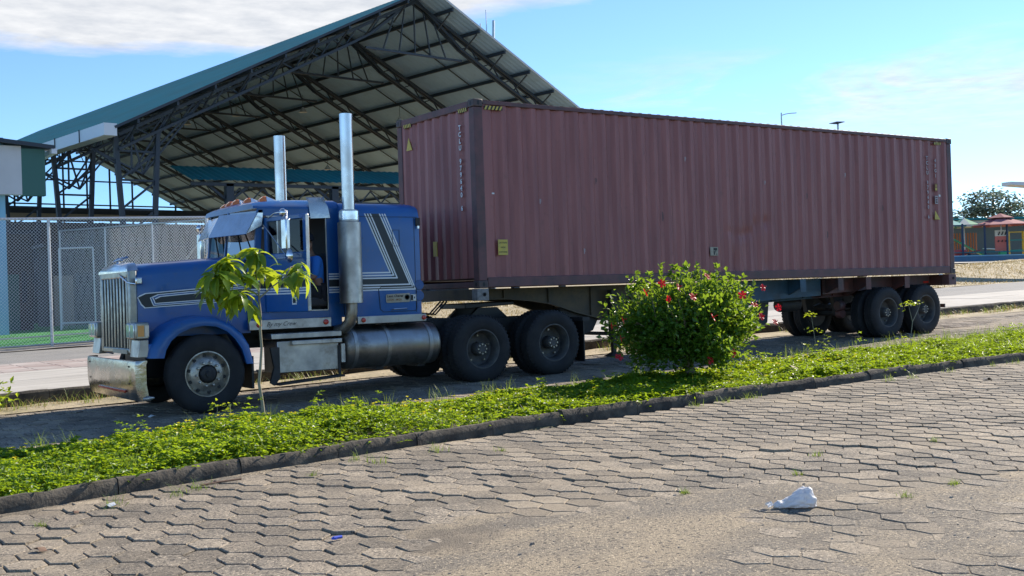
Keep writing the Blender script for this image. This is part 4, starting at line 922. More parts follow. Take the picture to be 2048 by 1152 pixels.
# front fenders
OUT = [(-5.02, .68), (-4.99, .80), (-4.90, .94), (-4.74, 1.07), (-4.55, 1.155), (-4.34, 1.19), (-4.12, 1.17), (-3.92, 1.085), (-3.76, .95), (-3.66, .78), (-3.60, .53)]
INN = [(-4.82, .67), (-4.79, .78), (-4.72, .89), (-4.60, .985), (-4.45, 1.045), (-4.28, 1.065), (-4.12, 1.045), (-3.98, .975), (-3.87, .87), (-3.78, .73), (-3.72, .53)]
for side in (0, 1):
    rings = []
    for (xo, zo), (xi, zi) in zip(OUT, INN):
        L = lambda t: (xi+(xo-xi)*t, zi+(zo-zi)*t)
        a, b_, c_, d_ = L(0), L(.45), L(.8), L(1.0)
        r = [(a[0], .06, a[1]), (a[0], .015, a[1]), (b_[0], 0, b_[1]), (c_[0], .02, c_[1]), (d_[0], .09, d_[1]), (d_[0], .22, d_[1]+.012), (d_[0], .56, d_[1]+.015), (L(.7)[0], .56, L(.7)[1]), (L(.6)[0], .10, L(.6)[1])]
        rings.append([(x, y if side == 0 else my(y), z) for x, y, z in r])
    m_ = MB(); m_.loft(rings); fix_normals(m_.build('fender', M['blue'], tk, smooth=50))
    ya, yb = (.05, .52) if side == 0 else (my(.52), my(.05))
    MB().box(-5.0, -4.83, ya+.03, yb, .70, .86).build('fender_apron', M['blue'], tk, bevel=.02)
    y1 = .07 if side == 0 else my(.07)-.40
    hl = MB().box(-5.16, -4.98, y1, y1+.40, .92, 1.14).build('headlight', M['grille'], tk, bevel=.02)
    for q in (0, 1): MB().box(-5.175, -5.155, y1+.03+q*.18, y1+.19+q*.18, .94, 1.12).build('lens', M['clear_lens'], hl, bevel=.01)
    ys = y1-.008 if side == 0 else y1+.395
    MB().box(-5.13, -5.05, ys, ys+.013, .96, 1.10).build('turn_signal', M['amber'], hl); MB().box(-5.04, -4.99, ys, ys+.013, .96, 1.10).build('lens', M['clear_lens'], hl)
    fix_normals(MB().hexa([(-5.13, y1+.02, .69), (-4.99, y1+.02, .69), (-4.99, y1+.38, .69), (-5.13, y1+.38, .69), (-5.10, y1+.02, .915), (-4.99, y1+.02, .915), (-4.99, y1+.38, .915), (-5.10, y1+.38, .915)]).build('headlight_bracket', M['steel_dull'], tk, bevel=.008))
# bumper, bent lower edge and wrapped ends
sec = lambda x, y, k: [(x+.012, y, .655), (x-.008, y, .645), (x-.016, y, .60), (x-.016, y, .35), (x+.004, y, .22), (x+.035, y, .14), (x+.045, y, .14), (x+.016, y, .22), (x-.002, y, .35), (x-.002, y, .60), (x+.014, y, .635)]
st_ = [(-5.05, .02), (-5.14, .022), (-5.172, .035), (-5.182, .07), (-5.186, .3), (-5.19, CY-.4), (-5.192, CY), (-5.19, CY+.4), (-5.186, my(.3)), (-5.182, my(.07)), (-5.172, my(.035)), (-5.14, my(.022)), (-5.05, my(.02))]
m_ = MB(); m_.loft([sec(x, y, 0) for x, y in st_]); bp_ = m_.build('bumper', M['bumper'], tk, smooth=40); fix_normals(bp_)
MB().box(-5.212, -5.19, .45, 1.75, .235, .27).build('reflector_strip', M['red_lens'], bp_, bevel=.005)
m_ = MB(); m_.tube([(-5.10, .02, .17), (-5.04, -.005, .175), (-4.97, .0, .18)], [.02, .036, .012], 10); m_.build('tow_pin', M['steel_dull'], tk, smooth=50)
blts = MB()
for y in (.25, 2.2):
    for z in (.36, .58): blts.lathe([(.013, 0), (.010, -.008), (.001, -.009)], (-5.205, y, z), 'x', 8)
blts.build('bolts', M['black'], bp_)
# cab shell
bl = M['blue']
MB().box(-3.56, -2.30, .275, .315, .97, 1.20).build('sill_panel', bl, tk)
MB().box(-3.57, -3.30, .275, .315, 1.20, 2.0).build('cowl_side', bl, tk, bevel=.008)
MB().box(-2.385, -2.18, .27, .31, .97, 2.66).build('rear_pillar', bl, tk, bevel=.008)
MB().box(-3.40, -2.385, .275, .315, 2.53, 2.67).build('door_header', bl, tk, bevel=.008)
for yy in (.275, my(.315)): fix_normals(MB().hexa([(-3.47, yy, 1.98), (-3.38, yy, 1.98), (-3.38, yy+.04, 1.98), (-3.47, yy+.04, 1.98), (-3.41, yy, 2.62), (-3.32, yy, 2.62), (-3.32, yy+.04, 2.62), (-3.41, yy+.04, 2.62)]).build('windshield_pillar', bl, tk, bevel=.006))
MB().box(-3.57, -2.18, my(.315), my(.275), .97, 1.98).build('far_side_panel', bl, tk); MB().box(-2.5, -2.18, my(.315), my(.275), 1.98, 2.66).build('far_rear_pillar', bl, tk); MB().box(-3.40, -2.5, my(.315), my(.275), 2.5, 2.66).build('far_door_header', bl, tk)
MB().box(-3.56, -3.52, .315, my(.315), .97, 2.0).build('firewall', M['black'], tk); MB().box(-2.24, -2.20, .31, my(.315), .97, 2.66).build('back_wall', M['interior'], tk); MB().box(-3.52, -2.24, .315, my(.315), .97, 1.02).build('cab_floor', M['interior'], tk)
rings = []
for x, dz in ((-3.47, -.03), (-3.40, .01), (-3.2, .045), (-2.8, .07), (-2.4, .075), (-2.18, .075)):
    h = [(.27, 2.63), (.275, 2.665), (.32, 2.70+dz*.4), (.48, 2.725+dz*.7), (CY, 2.74+dz)]; full = h+[(my(y), z) for y, z in h[-2::-1]]; rings.append([(x, y, z) for y, z in full])
m_ = MB(); m_.loft(rings); fix_normals(m_.build('cab_roof', bl, tk, smooth=45))
# cowl top between hood and windshield
m_ = MB(); m_.hexa([(-3.57, .33, 1.93), (-3.40, .30, 1.95), (-3.40, my(.30), 1.95), (-3.57, my(.33), 1.93), (-3.57, .36, 1.985), (-3.44, .30, 2.005), (-3.44, my(.30), 2.005), (-3.57, my(.36), 1.985)]); fix_normals(m_.build('cowl', bl, tk, bevel=.01))
for (ya, yb) in ((.33, CY-.02), (CY+.02, my(.33))):
    xa = -3.455 if ya < 1 else -3.53; xb = -3.53 if ya < 1 else -3.455
    MB().add([(xa, ya, 2.0), (xb, yb, 2.0), (xb+.07, yb, 2.64), (xa+.07, ya, 2.64)], [(0, 1, 2, 3)]).build('windshield', M['glass'], tk)
    w0 = .5 if ya < 1 else 1.4
    MB().bar((-3.56, w0, 2.0), (-3.51, w0+.28, 2.36), .018, .012).build('wiper', M['black'], tk)
MB().bar((-3.54, CY, 1.99), (-3.46, CY, 2.65), .04, .02).build('windshield_divider', bl, tk)
# sun visor: two drop panels
for (a, b_) in (((-3.42, .24), (-3.60, CY)), ((-3.60, CY), (-3.42, my(.24)))):
    fix_normals(MB().hexa([(a[0]-.17, a[1], 2.28), (b_[0]-.17, b_[1], 2.28), (b_[0]-.164, b_[1], 2.274), (a[0]-.164, a[1], 2.274), (a[0], a[1], 2.57), (b_[0], b_[1], 2.60), (b_[0]+.008, b_[1], 2.60), (a[0]+.008, a[1], 2.57)]).build('sun_visor', M['chrome'], tk))
for yy in (.24, my(.24)-.006): MB().prism([(-3.59, 2.28), (-3.42, 2.57), (-3.34, 2.57), (-3.36, 2.40)], yy, yy+.006, 'xz').build('visor_end', M['chrome'], tk)
# roof marker lamps
for k, (y, x) in enumerate(((.48, -3.22), (.85, -3.30), (1.22, -3.33), (1.50, -3.32), (1.88, -3.26))):
    lp = MB(); z0 = 2.735+.02*(1-abs(y-CY)); lp.loft([[(x-.085, y-.05, z0-.01), (x-.085, y+.05, z0-.01), (x-.075, y+.035, z0+.03), (x-.075, y-.035, z0+.03)], [(x-.03, y-.055, z0), (x-.03, y+.055, z0), (x-.02, y+.042, z0+.075), (x-.02, y-.042, z0+.075)], [(x+.02, y-.055, z0), (x+.02, y+.055, z0), (x+.02, y+.035, z0+.075), (x+.02, y-.035, z0+.075)]])
    ro = lp.build('marker_lamp', M['orange_lens'], tk, bevel=.008); fix_normals(ro)
    lb = MB(); lb.loft([[(x+.02, y-.056, z0-.005), (x+.02, y+.056, z0-.005), (x+.02, y+.036, z0+.076), (x+.02, y-.036, z0+.076)], [(x+.20, y-.03, z0-.005), (x+.20, y+.03, z0-.005), (x+.20, y+.02, z0+.015), (x+.20, y-.02, z0+.015)]]); fix_normals(lb.build('lamp_base', M['chrome'], ro))
# open door, hinged at its front edge and swung out
TH = math.radians(77); HX, HY = -3.31, .262
uD = Vector((math.cos(TH), -math.sin(TH), 0)); nD = Vector((-math.sin(TH), -math.cos(TH), 0))
def dp(u, w, z): return Vector((HX, HY, 0))+uD*u+nD*w+Vector((0, 0, z))
def dbox(u0, u1, z0, z1, w0=-.03, w1=.02): return [dp(u0, w0, z0), dp(u1, w0, z0), dp(u1, w1, z0), dp(u0, w1, z0), dp(u0, w0, z1), dp(u1, w0, z1), dp(u1, w1, z1), dp(u0, w1, z1)]
dm = MB(); dm.hexa(dbox(0, .94, 1.20, 2.0)); door = dm.build('door', bl, tk, bevel=.014); fix_normals(door)
for (u0, u1, z0, z1) in ((0, .06, 2.0, 2.50), (.87, .94, 2.0, 2.50), (.06, .87, 2.44, 2.50)): fix_normals(MB().hexa(dbox(u0, u1, z0, z1)).build('window_frame', bl, door, bevel=.008))
fix_normals(MB().hexa(dbox(.30, .325, 2.0, 2.44)).build('vent_divider', M['steel_dull'], door))
MB().add([dp(.06, -.005, 2.0), dp(.87, -.005, 2.0), dp(.87, -.005, 2.44), dp(.06, -.005, 2.44)], [(0, 1, 2, 3)]).build('window_glass', M['glass'], door)
fix_normals(MB().hexa(dbox(.936, .946, 1.21, 2.49, -.032, .022)).build('edge_trim', M['steel_dull'], door, bevel=.006))
fix_normals(MB().hexa(dbox(.04, .90, 1.25, 1.95, -.05, -.03)).build('door_lining', M['interior'], door))
for (za, zb, m) in ((1.72, 1.70, 'stripe_white'), (1.685, 1.665, 'stripe_white'), (1.65, 1.63, 'stripe_white'), (1.63, 1.53, 'stripe_dark'), (1.53, 1.51, 'stripe_white'), (1.495, 1.475, 'stripe_white'), (1.46, 1.44, 'stripe_white')):
    MB().add([dp(.012, .0235, zb), dp(.926, .0235, zb), dp(.926, .0235, za), dp(.012, .0235, za)], [(0, 1, 2, 3)]).build('stripe', M[m], door)
MB().add([dp(.60, .024, 1.30), dp(.70, .024, 1.30), dp(.70, .024, 1.40), dp(.60, .024, 1.40)], [(0, 1, 2, 3)]).build('decal', M['stripe_white'], door); MB().add([dp(.62, .0255, 1.32), dp(.68, .0255, 1.32), dp(.68, .0255, 1.385), dp(.62, .0255, 1.385)], [(0, 1, 2, 3)]).build('decal', M['stripe_dark'], door)
fix_normals(MB().hexa(dbox(.78, .86, 1.78, 1.81, .02, .045)).build('handle', M['chrome'], door, bevel=.006))
# doorway trim and stainless skirt
for (a, b_) in (((-3.29, 1.205), (-2.40, 1.205)), ((-2.395, 1.205), (-2.395, 2.52)), ((-3.29, 2.525), (-2.40, 2.525))):
    MB().bar((a[0], .27, a[1]), (b_[0], .27, b_[1]), .014, .014).build('doorway_trim', M['steel_dull'], tk)
for (za, zb, m) in ((1.72, 1.70, 'stripe_white'), (1.685, 1.665, 'stripe_white'), (1.65, 1.63, 'stripe_white'), (1.63, 1.53, 'stripe_dark'), (1.53, 1.51, 'stripe_white'), (1.495, 1.475, 'stripe_white'), (1.46, 1.44, 'stripe_white')):
    MB().box(-2.37, -2.20, .2665, .2695, zb, za).build('stripe', M[m], tk); MB().box(-3.55, -3.315, .2705, .2735, zb, za).build('stripe', M[m], tk)
sk = MB().box(-3.60, -2.385, .20, .265, .965, 1.10).build('cab_skirt', M['steel_dull'], tk, bevel=.006)
for x in (-3.46, -2.47): fix_normals(MB().lathe([(.04, 0), (.036, -.02), (.02, -.028), (.001, -.03)], (x, .199, 1.035), 'y', 14).build('marker_light', M['red_lens'], sk, smooth=50))
lettering('lettering', 'By my Crew', .085, (-3.36, .1975, 1.035), (1, 0, 0), (0, 0, 1), M['black_print'], sk, shear=.45)
# cab furniture and wheel
MB().box(-3.52, -3.25, .33, my(.33), 1.55, 1.93).build('dashboard', M['interior'], tk, bevel=.04)
for y0 in (.33, 1.45):
    se = MB().box(-2.72, -2.32, y0, y0+.5, 1.25, 1.40).build('seat', M['seat'], tk, bevel=.04); MB().box(-2.36, -2.26, y0, y0+.5, 1.36, 2.02).build('backrest', M['seat'], se, bevel=.04); MB().box(-2.65, -2.40, y0+.1, y0+.4, 1.02, 1.25).build('seat_base', M['black'], se)
sw = MB(); c0 = Vector((-3.05, .62, 1.80)); ax1 = Vector((0, 1, 0)); ax2 = Vector((.55, 0, .83)).normalized(); pts = [c0+(ax1*math.cos(a)+ax2*math.sin(a))*.22 for a in np.linspace(0, 2*PI, 25)]
sw.tube(pts, .015, 8); sw.tube([c0-ax1*.21, c0+ax1*.21], .012, 6); sw.tube([c0, c0+Vector((-.2, 0, -.2))], .03, 8); sw.build('steering_wheel', M['black_plastic'], tk, smooth=60)
# chrome plate at the roof edge above the doorway
rg = []
for t, z in ((0, 2.80), (.3, 2.735), (.62, 2.66), (1, 2.50)): rg.append([(-2.68+.05*t, .285-.05*t-.02*math.sin(t*5), z), (-2.40+.06*t, .285-.05*t+.02*math.sin(t*6), z+.01), (-2.40+.06*t, .291-.05*t+.02*math.sin(t*6), z+.012), (-2.68+.05*t, .291-.05*t-.02*math.sin(t*5), z+.002)])
m_ = MB(); m_.loft(rg); fix_normals(m_.build('roof_edge_plate', M['bumper'], tk, smooth=60))
# mirrors, carried on a tube frame ahead of the door
for side in (0, 1):
    F_ = (lambda y: y) if side == 0 else my
    yc = F_(-.45); s = 1 if side == 0 else -1
    fr = MB(); fr.tube([(-3.30, F_(.24), 2.47), (-3.30, F_(-.05), 2.54), (-3.29, yc, 2.54), (-3.285, yc, 2.30), (-3.285, yc, 1.92), (-3.30, F_(-.05), 1.93), (-3.30, F_(.24), 1.95)], .011, 8); fr.tube([(-3.34, F_(.26), 2.42), (-3.29, F_(-.40), 1.95)], .008, 6)
    mr = fr.build('mirror_arm', M['chrome'], tk, smooth=60)
    MB().box(-3.345, -3.275, yc-.085, yc+.085, 2.03, 2.44).build('mirror', M['chrome'], mr, bevel=.018)
    for (x, z, r, o_) in ((-3.33, 2.52, .062, -.02), (-3.30, 1.945, .095, .09)):
        q = MB(); q.lathe([(.001, -.05), (r*.6, -.042), (r*.9, -.02), (r, 0), (r*.96, .006), (.001, .008)], (x, yc-o_*s, z), 'x', 20); fix_normals(q.build('round_mirror', M['chrome'], mr, smooth=50))
# sleeper box
rings = []
for x, i in ((-2.19, .0), (-1.9, .0), (-1.0, .0), (-.90, .02), (-.865, .07)):
    h = [(.20+i, 1.09), (.20+i, 2.40), (.205+i, 2.58-i), (.235+i, 2.665-i), (.30+i, 2.715-i), (.45+i, 2.74-i), (CY, 2.765-i)]; full = h+[(my(y), z) for y, z in h[-2::-1]]; rings.append([(x, y, z) for y, z in full])
m_ = MB(); m_.loft(rings); sl = m_.build('sleeper', bl, tk, smooth=40); fix_normals(sl)
MB().box(-2.17, -.93, .1965, .2, 2.528, 2.534).box(-1.0, -.995, .1965, .2, 1.12, 2.52).build('panel_seam', M['black_print'], sl)
def sly(z, k): return .1985-.0013*k+max(0, z-2.40)*.028
def sstrip(name, L, R, zs, mat, k):   # band between two lines L and R (x at z), cut at the fold of the roof
    m = MB()
    for za, zb in zip(zs[:-1], zs[1:]): m.add([(L(za), sly(za, k), za), (R(za), sly(za, k), za), (R(zb), sly(zb, k), zb), (L(zb), sly(zb, k), zb)], [(0, 1, 2, 3)])
    return m.build(name, M[mat], sl)
def line(p, q): return lambda z: p[0]+(q[0]-p[0])*(z-p[1])/(q[1]-p[1])
# charcoal Z band with triple white pinstripes
sstrip('stripe', line((-1.80, 2.575), (-1.39, 1.65)), line((-1.56, 2.575), (-1.0, 1.47)), [2.575, 2.40, 1.65], 'stripe_dark', 0)
sstrip('stripe', lambda z: -2.12, line((-1.56, 2.575), (-1.0, 1.47)), [1.65, 1.47], 'stripe_dark', 0)
for k in range(3):
    ox = .045*k; zz = 1.715-.04*k; f = line((-1.805+ox, 2.575), (-1.42+ox*1.25, zz))
    sstrip('pinstripe', lambda z, f=f: f(z)-.011, lambda z, f=f: f(z)+.011, [2.575, 2.40, zz], 'stripe_white', 1); MB().box(-2.10, -1.41+ox*1.25, .1965, .1972, zz-.01, zz+.01).build('pinstripe', M['stripe_white'], sl)
    ox = .042*k; z2 = 1.535-.036*k; f = line((-1.565+ox, 2.575), (-1.095+ox*1.05, z2))
    sstrip('pinstripe', lambda z, f=f: f(z)-.011, lambda z, f=f: f(z)+.011, [2.575, 2.40, z2], 'stripe_white', 1); MB().box(-2.10, -1.085+ox, .1965, .1972, z2-.01, z2+.01).build('pinstripe', M['stripe_white'], sl)
MB().box(-2.186, -2.176, .19, .205, 1.12, 2.60).build('body_seam', M['black_print'], sl)
ht = MB(); ring = [(-1.62, 1.47), (-1.58, 1.505), (-1.02, 1.505), (-.99, 1.47), (-.99, 1.17), (-1.02, 1.14), (-1.55, 1.14), (-1.60, 1.18)]
for a, b_ in zip(ring, ring[1:]+ring[:1]): ht.bar((a[0], .1955, a[1]), (b_[0], .1955, b_[1]), .004, .008)
hatch = ht.build('hatch', M['black_print'], sl)
npl = MB().prism([(-1.505, 1.285), (-1.49, 1.27), (-1.12, 1.275), (-1.105, 1.29), (-1.105, 1.39), (-1.12, 1.405), (-1.49, 1.395), (-1.505, 1.38)], .191, .1945, 'xz').build('name_plate', M['tan_plate'], sl); fix_normals(npl)
lettering('lettering', 'Leon Chevez', .05, (-1.49, .1895, 1.365), (1, 0, .012), (0, 0, 1), M['black_print'], npl, shear=.2, bold=.0015); lettering('lettering', 'LEON - MGA', .042, (-1.485, .1895, 1.31), (1, 0, .012), (0, 0, 1), M['brown_print'], npl, bold=.001)
fix_normals(MB().lathe([(.042, 0), (.042, -.002), (.03, -.002), (.03, 0)], (-1.155, .191, 1.345), 'y', 20).build('emblem', M['stripe_dark'], npl))
pl2 = MB().box(-1.095, -1.0, .191, .1945, 1.285, 1.385).build('number_plate', M['steel_dull'], sl); MB().box(-1.09, -1.055, .1885, .191, 1.295, 1.375).build('mark', M['black_print'], pl2); MB().box(-1.05, -1.012, .1885, .191, 1.30, 1.37).build('mark', M['white_print'], pl2); MB().box(-1.04, -1.022, .187, .1885, 1.32, 1.35).build('mark', M['black_print'], pl2)
MB().tube([(-1.42, .195, 1.165), (-1.40, .165, 1.175), (-1.18, .165, 1.18), (-1.16, .195, 1.17)], .009, 6).build('hatch_handle', M['chrome'], sl)
MB().box(-.975, -.90, .175, .20, 2.40, 2.52).build('vent_cover', M['black'], sl, bevel=.01); MB().box(-.955, -.925, .165, .18, 2.36, 2.40).build('vent_lip', M['chrome'], sl)
MB().box(-1.37, -1.365, .192, .195, 2.10, 2.34).box(-1.255, -1.25, .192, .195, 2.10, 2.34).box(-1.365, -1.255, .192, .195, 2.10, 2.105).box(-1.365, -1.255, .192, .195, 2.335, 2.34).build('window_outline', M['black_print'], sl)
for z in (1.52, 1.36): 
    q = MB(); q.lathe([(.075, 0), (.07, -.004), (.001, -.005)], (-.935, .1985, z), 'y', 18); q.build('filler_patch', M['blue_dull'], sl)
s2 = MB().box(-1.99, -.855, .16, .215, .98, 1.09).build('sleeper_skirt', M['steel_dull'], tk, bevel=.006)
for x in (-1.90, -.90): fix_normals(MB().lathe([(.036, 0), (.032, -.018), (.001, -.026)], (x, .159, 1.035), 'y', 14).build('marker_light', M['red_lens'], s2, smooth=50))
# exhaust stacks
for y in (.03, my(.03)):
    x = -2.145; sm = MB(); sm.lathe([(.13, 1.285), (.165, 1.29), (.166, 2.43), (.14, 2.44), (.138, 2.60), (.10, 2.61)], (x, y, 0), 'z', 40); mf = sm.build('muffler_shield', M['steel_dull'], tk, smooth=40); fix_normals(mf)
    pp = MB(); pp.lathe([(.088, 2.55), (.090, 3.97), (.082, 3.97), (.080, 3.6)], (x, y, 0), 'z', 32); fix_normals(pp.build('stack_pipe', M['stack'], mf, smooth=40))
    MB().lathe([(.142, 2.46), (.146, 2.465), (.146, 2.585), (.142, 2.59)], (x, y, 0), 'z', 40).build('clamp', M['chrome'], mf)
    el = MB(); yi = y+(.25 if y < 1 else -.25); el.tube([(x, y, 1.30), (x-.005, y+.0*(yi-y), 1.15), (x-.02, y+.12*(yi-y), 1.02), (x-.06, y+.5*(yi-y), .93), (x-.12, yi, .90)], [.085, .085, .085, .08, .08], 16); el.build('exhaust_elbow', M['tank'], mf, smooth=50)
    MB().lathe([(.008, -.171), (.006, -.174), (.001, -.175)], (x+.12, y+.0, 2.20), 'y', 8).build('bolt', M['black'], mf) if y < 1 else None
# steps, battery box, fuel tank on the near side, tank on the far side
sb = MB().box(-3.24, -2.32, .13, .62, .36, .80).build('battery_box', M['steel_dull'], tk, bevel=.012)
MB().box(-3.33, -2.28, .10, .60, .83, .905).build('top_step', M['steel_dull'], sb, bevel=.008); MB().box(-3.05, -2.30, .05, .14, .74, .80).build('step_lip', M['steel_dull'], sb, bevel=.008)
for k in range(6): MB().box(-3.20+.15*k, -3.12+.15*k, .16, .55, .906, .914).build('tread', M['black'], sb)
fix_normals(MB().prism([(-3.35, .72), (-3.22, .72), (-3.22, .30), (-3.30, .20), (-3.36, .24), (-3.30, .45)], .10, .15, 'xz').build('step_bracket', M['black'], tk)); MB().bar((-3.28, .10, .215), (-2.30, .10, .275), .22, .025).build('lower_step', M['black'], tk); MB().bar((-2.32, .12, .28), (-2.32, .12, .70), .03, .03).build('step_stay', M['black'], tk)
MB().tube([(-2.27, .10, .46), (-2.27, .10, .72)], .035, 10).build('filter', M['steel_dull'], tk, smooth=60)
for yc in (.40, my(.40)):
    ft = MB(); ft.lathe([(.001, -2.225), (.22, -2.215), (.275, -2.19), (.30, -2.15), (.31, -2.10), (.31, -.70), (.30, -.66), (.26, -.63), (.001, -.62)], (0, yc, .645), 'x', 40); to = ft.build('fuel_tank', M['tank'], tk, smooth=40); fix_normals(to)
    for x in (-2.05, -1.52, -.82): MB().lathe([(.312, -.03), (.319, -.028), (.319, .028), (.312, .03)], (x, yc, .645), 'x', 40).build('tank_strap', M['steel_dull'], to, smooth=40)
    fix_normals(MB().lathe([(.05, 0), (.05, .04), (.035, .05), (.001, .05)], (-1.35, yc-.05 if yc < 1 else yc+.05, .945), 'z', 14).build('filler_cap', M['black'], to))
    MB().box(-1.62, -1.50, yc-.05, yc+.3 if yc < 1 else yc+.05, .30, .36).box(-.92, -.80, yc-.05, yc+.3 if yc < 1 else yc+.05, .30, .36).build('tank_bracket', M['black'], to)
# fifth wheel and deck
fw = MB(); fw.prism([(.25, 1.12), (1.20, 1.16), (1.20, 1.215), (.25, 1.20)], .82, 1.62, 'xz'); f5 = fw.build('fifth_wheel', M['grease'], tk, bevel=.01); fix_normals(f5)
fix_normals(MB().prism([(.32, .95), (1.12, .95), (.90, 1.13), (.54, 1.13)], .88, .95, 'xz').prism([(.32, .95), (1.12, .95), (.90, 1.13), (.54, 1.13)], 1.49, 1.56, 'xz').build('plate_stand', M['grease'], f5))
MB().box(-.75, .1, .84, 1.60, .952, .985).build('deck_plate', M['black'], tk); ah = MB()
for k in range(3): ah.tube([(-.84, 1.0+.1*k, 1.5), (-.6, 1.0+.1*k, 1.10), (-.2, 1.0+.1*k, 1.05), (.02, 1.0+.1*k, 1.25)], .014, 6)
ah.build('air_hose', M['black_plastic'], tk, smooth=60)
# wheels
for y, s in ((.0, 1), (2.44, -1)):
    wheel(tk, -4.255, y+.015*s, float(gz(-4.25))+.512, s, 'steer', dual=False, lugs=0)
    for x in (.045, 1.405): wheel(tk, x, y, float(gz(x))+.512, s, 'drive', lugs=50)
for x in (.045, 1.405): MB().tube([(x, .25, float(gz(x))+.51), (x, 2.19, float(gz(x))+.51)], .08, 12).build('drive_axle', M['black'], tk); MB().lathe([(.001, -.2), (.18, -.12), (.20, 0), (.14, .12), (.001, .18)], (x, CY, float(gz(x))+.52), 'x', 16).build('differential', M['grease'], tk)
for yy in (.04, 1.80): MB().box(2.02, 2.04, yy, yy+.60, .20, .86).build('mud_flap', M['black_plastic'], tk)
MB().box(1.98, 2.12, .0, 2.44, .86, .92).build('flap_hanger', M['black'], tk)
for yy in (.16, 1.85): MB().box(-3.60, -3.57, yy, yy+.42, .18, .62).build('mud_flap', M['black_plastic'], tk)

# ================================================================== DRIVER
def skin_body(name, joints, edges, radii, mat, parent=None, sub=2):
    me = bpy.data.meshes.new(name); me.from_pydata([tuple(j) for j in joints], edges, []); o = bpy.data.objects.new(name, me); link(o, parent)
    sm = o.modifiers.new('skin', 'SKIN'); 
    for k, r in enumerate(radii):
        sv = me.skin_vertices[0].data[k]; sv.radius = (r, r) if not isinstance(r, tuple) else r; sv.use_root = (k == 0)
    o.modifiers.new('smooth', 'SUBSURF').levels = sub; o.modifiers['smooth'].render_levels = sub; me.materials.append(mat); sm.use_smooth_shade = True
    return o
px, py = -2.50, .50
per = empty('person', (px, py, 1.40), 'driver in a blue shirt and dark cap seated behind the open truck door', 'person')
J = [(px+.05, py, 1.47), (px+.02, py, 1.65), (px-.01, py, 1.85), (px-.04, py, 1.99), (px-.07, py, 2.06), (px-.10, py, 2.14), (px-.09, py, 2.22)]
J += [(px-.02, py-.17, 1.92), (px-.08, py-.20, 1.66), (px-.32, py-.14, 1.70), (px-.42, py-.10, 1.74)]
J += [(px-.02, py+.19, 1.92), (px-.05, py+.25, 1.66), (px-.28, py+.16, 1.72), (px-.37, py+.13, 1.75)]
J += [(px-.02, py-.11, 1.46), (px-.42, py-.15, 1.50), (px-.52, py-.15, 1.14), (px-.62, py-.15, 1.07)]
J += [(px-.02, py+.11, 1.46), (px-.42, py+.15, 1.50), (px-.52, py+.15, 1.14), (px-.62, py+.15, 1.07)]
E = [(0, 1), (1, 2), (2, 3), (3, 4), (4, 5), (5, 6), (2, 7), (7, 8), (8, 9), (9, 10), (2, 11), (11, 12), (12, 13), (13, 14), (0, 15), (15, 16), (16, 17), (17, 18), (0, 19), (19, 20), (20, 21), (21, 22)]
RR = [(.14, .12), (.15, .115), (.17, .12), .065, .06, (.085, .098), (.075, .085), .062, .05, .04, .034, .062, .05, .04, .034, .085, .068, .05, .045, .085, .068, .05, .045]
skin_body('body', J, E, RR, M['skin'], per)
shirt = [J[0], J[1], J[2], (px-.03, py, 1.95), J[7], J[8], J[11], J[12]]
skin_body('shirt', shirt, [(0, 1), (1, 2), (2, 3), (2, 4), (4, 5), (2, 6), (6, 7)], [(.155, .135), (.165, .13), (.185, .135), .085, .078, .066, .078, .066], M['shirt'], per)
skin_body('trousers', [J[0], J[15], J[16], J[17], J[19], J[20], J[21]], [(0, 1), (1, 2), (2, 3), (0, 4), (4, 5), (5, 6)], [(.15, .13), .095, .08, .065, .095, .08, .065], M['cloth_dark'], per)
cp = MB(); cp.lathe([(.103, 0), (.105, .04), (.09, .085), (.05, .11), (.001, .115)], (px-.085, py, 2.20), 'z', 20); cp.hexa([(px-.28, py-.07, 2.195), (px-.15, py-.09, 2.205), (px-.15, py+.09, 2.205), (px-.28, py+.07, 2.195), (px-.28, py-.07, 2.203), (px-.15, py-.09, 2.218), (px-.15, py+.09, 2.218), (px-.28, py+.07, 2.203)])
fix_normals(cp.build('cap', M['cloth_dark'], per, smooth=45))
fc = MB(); fc.prism([(px-.185, 2.10), (px-.215, 2.08), (px-.18, 2.075), (px-.165, 2.14)], py-.016, py+.016, 'xz'); fc.build('nose', M['skin'], per, smooth=60)
for s in (-1, 1):
    e_ = MB(); e_.lathe([(.001, -.006), (.012, 0), (.001, .006)], (px-.175, py+s*.035, 2.15), 'x', 8); e_.build('eye', M['black_print'], per)
    e_ = MB(); e_.lathe([(.001, -.01), (.028, -.006), (.03, .004), (.001, .01)], (px-.075, py+s*.092, 2.13), 'y', 10); e_.build('ear', M['skin'], per)
    wx, wy, wz = (J[10] if s < 0 else J[14]); hd = []
    for k in range(5):
        if k < 4: b0 = Vector((wx-.06, wy-.030+.02*k, wz+.0)); pts = [b0, b0+Vector((-.035, 0, .012)), b0+Vector((-.055, 0, -.012)), b0+Vector((-.045, 0, -.035+.004*abs(k-1.5)))]
        else: b0 = Vector((wx-.02, wy-s*.03, wz)); pts = [b0, b0+Vector((-.025, -s*.02, .02)), b0+Vector((-.05, -s*.015, .02))]
        hd.append(pts)
    hm = MB(); hm.tube([(wx, wy, wz), (wx-.03, wy, wz), (wx-.07, wy, wz)], [.03, .038, .034], 10)
    for pts in hd: hm.tube(pts, [.0095, .009, .0085, .007][:len(pts)], 6)
    hm.build('hand', M['skin'], per, smooth=60)
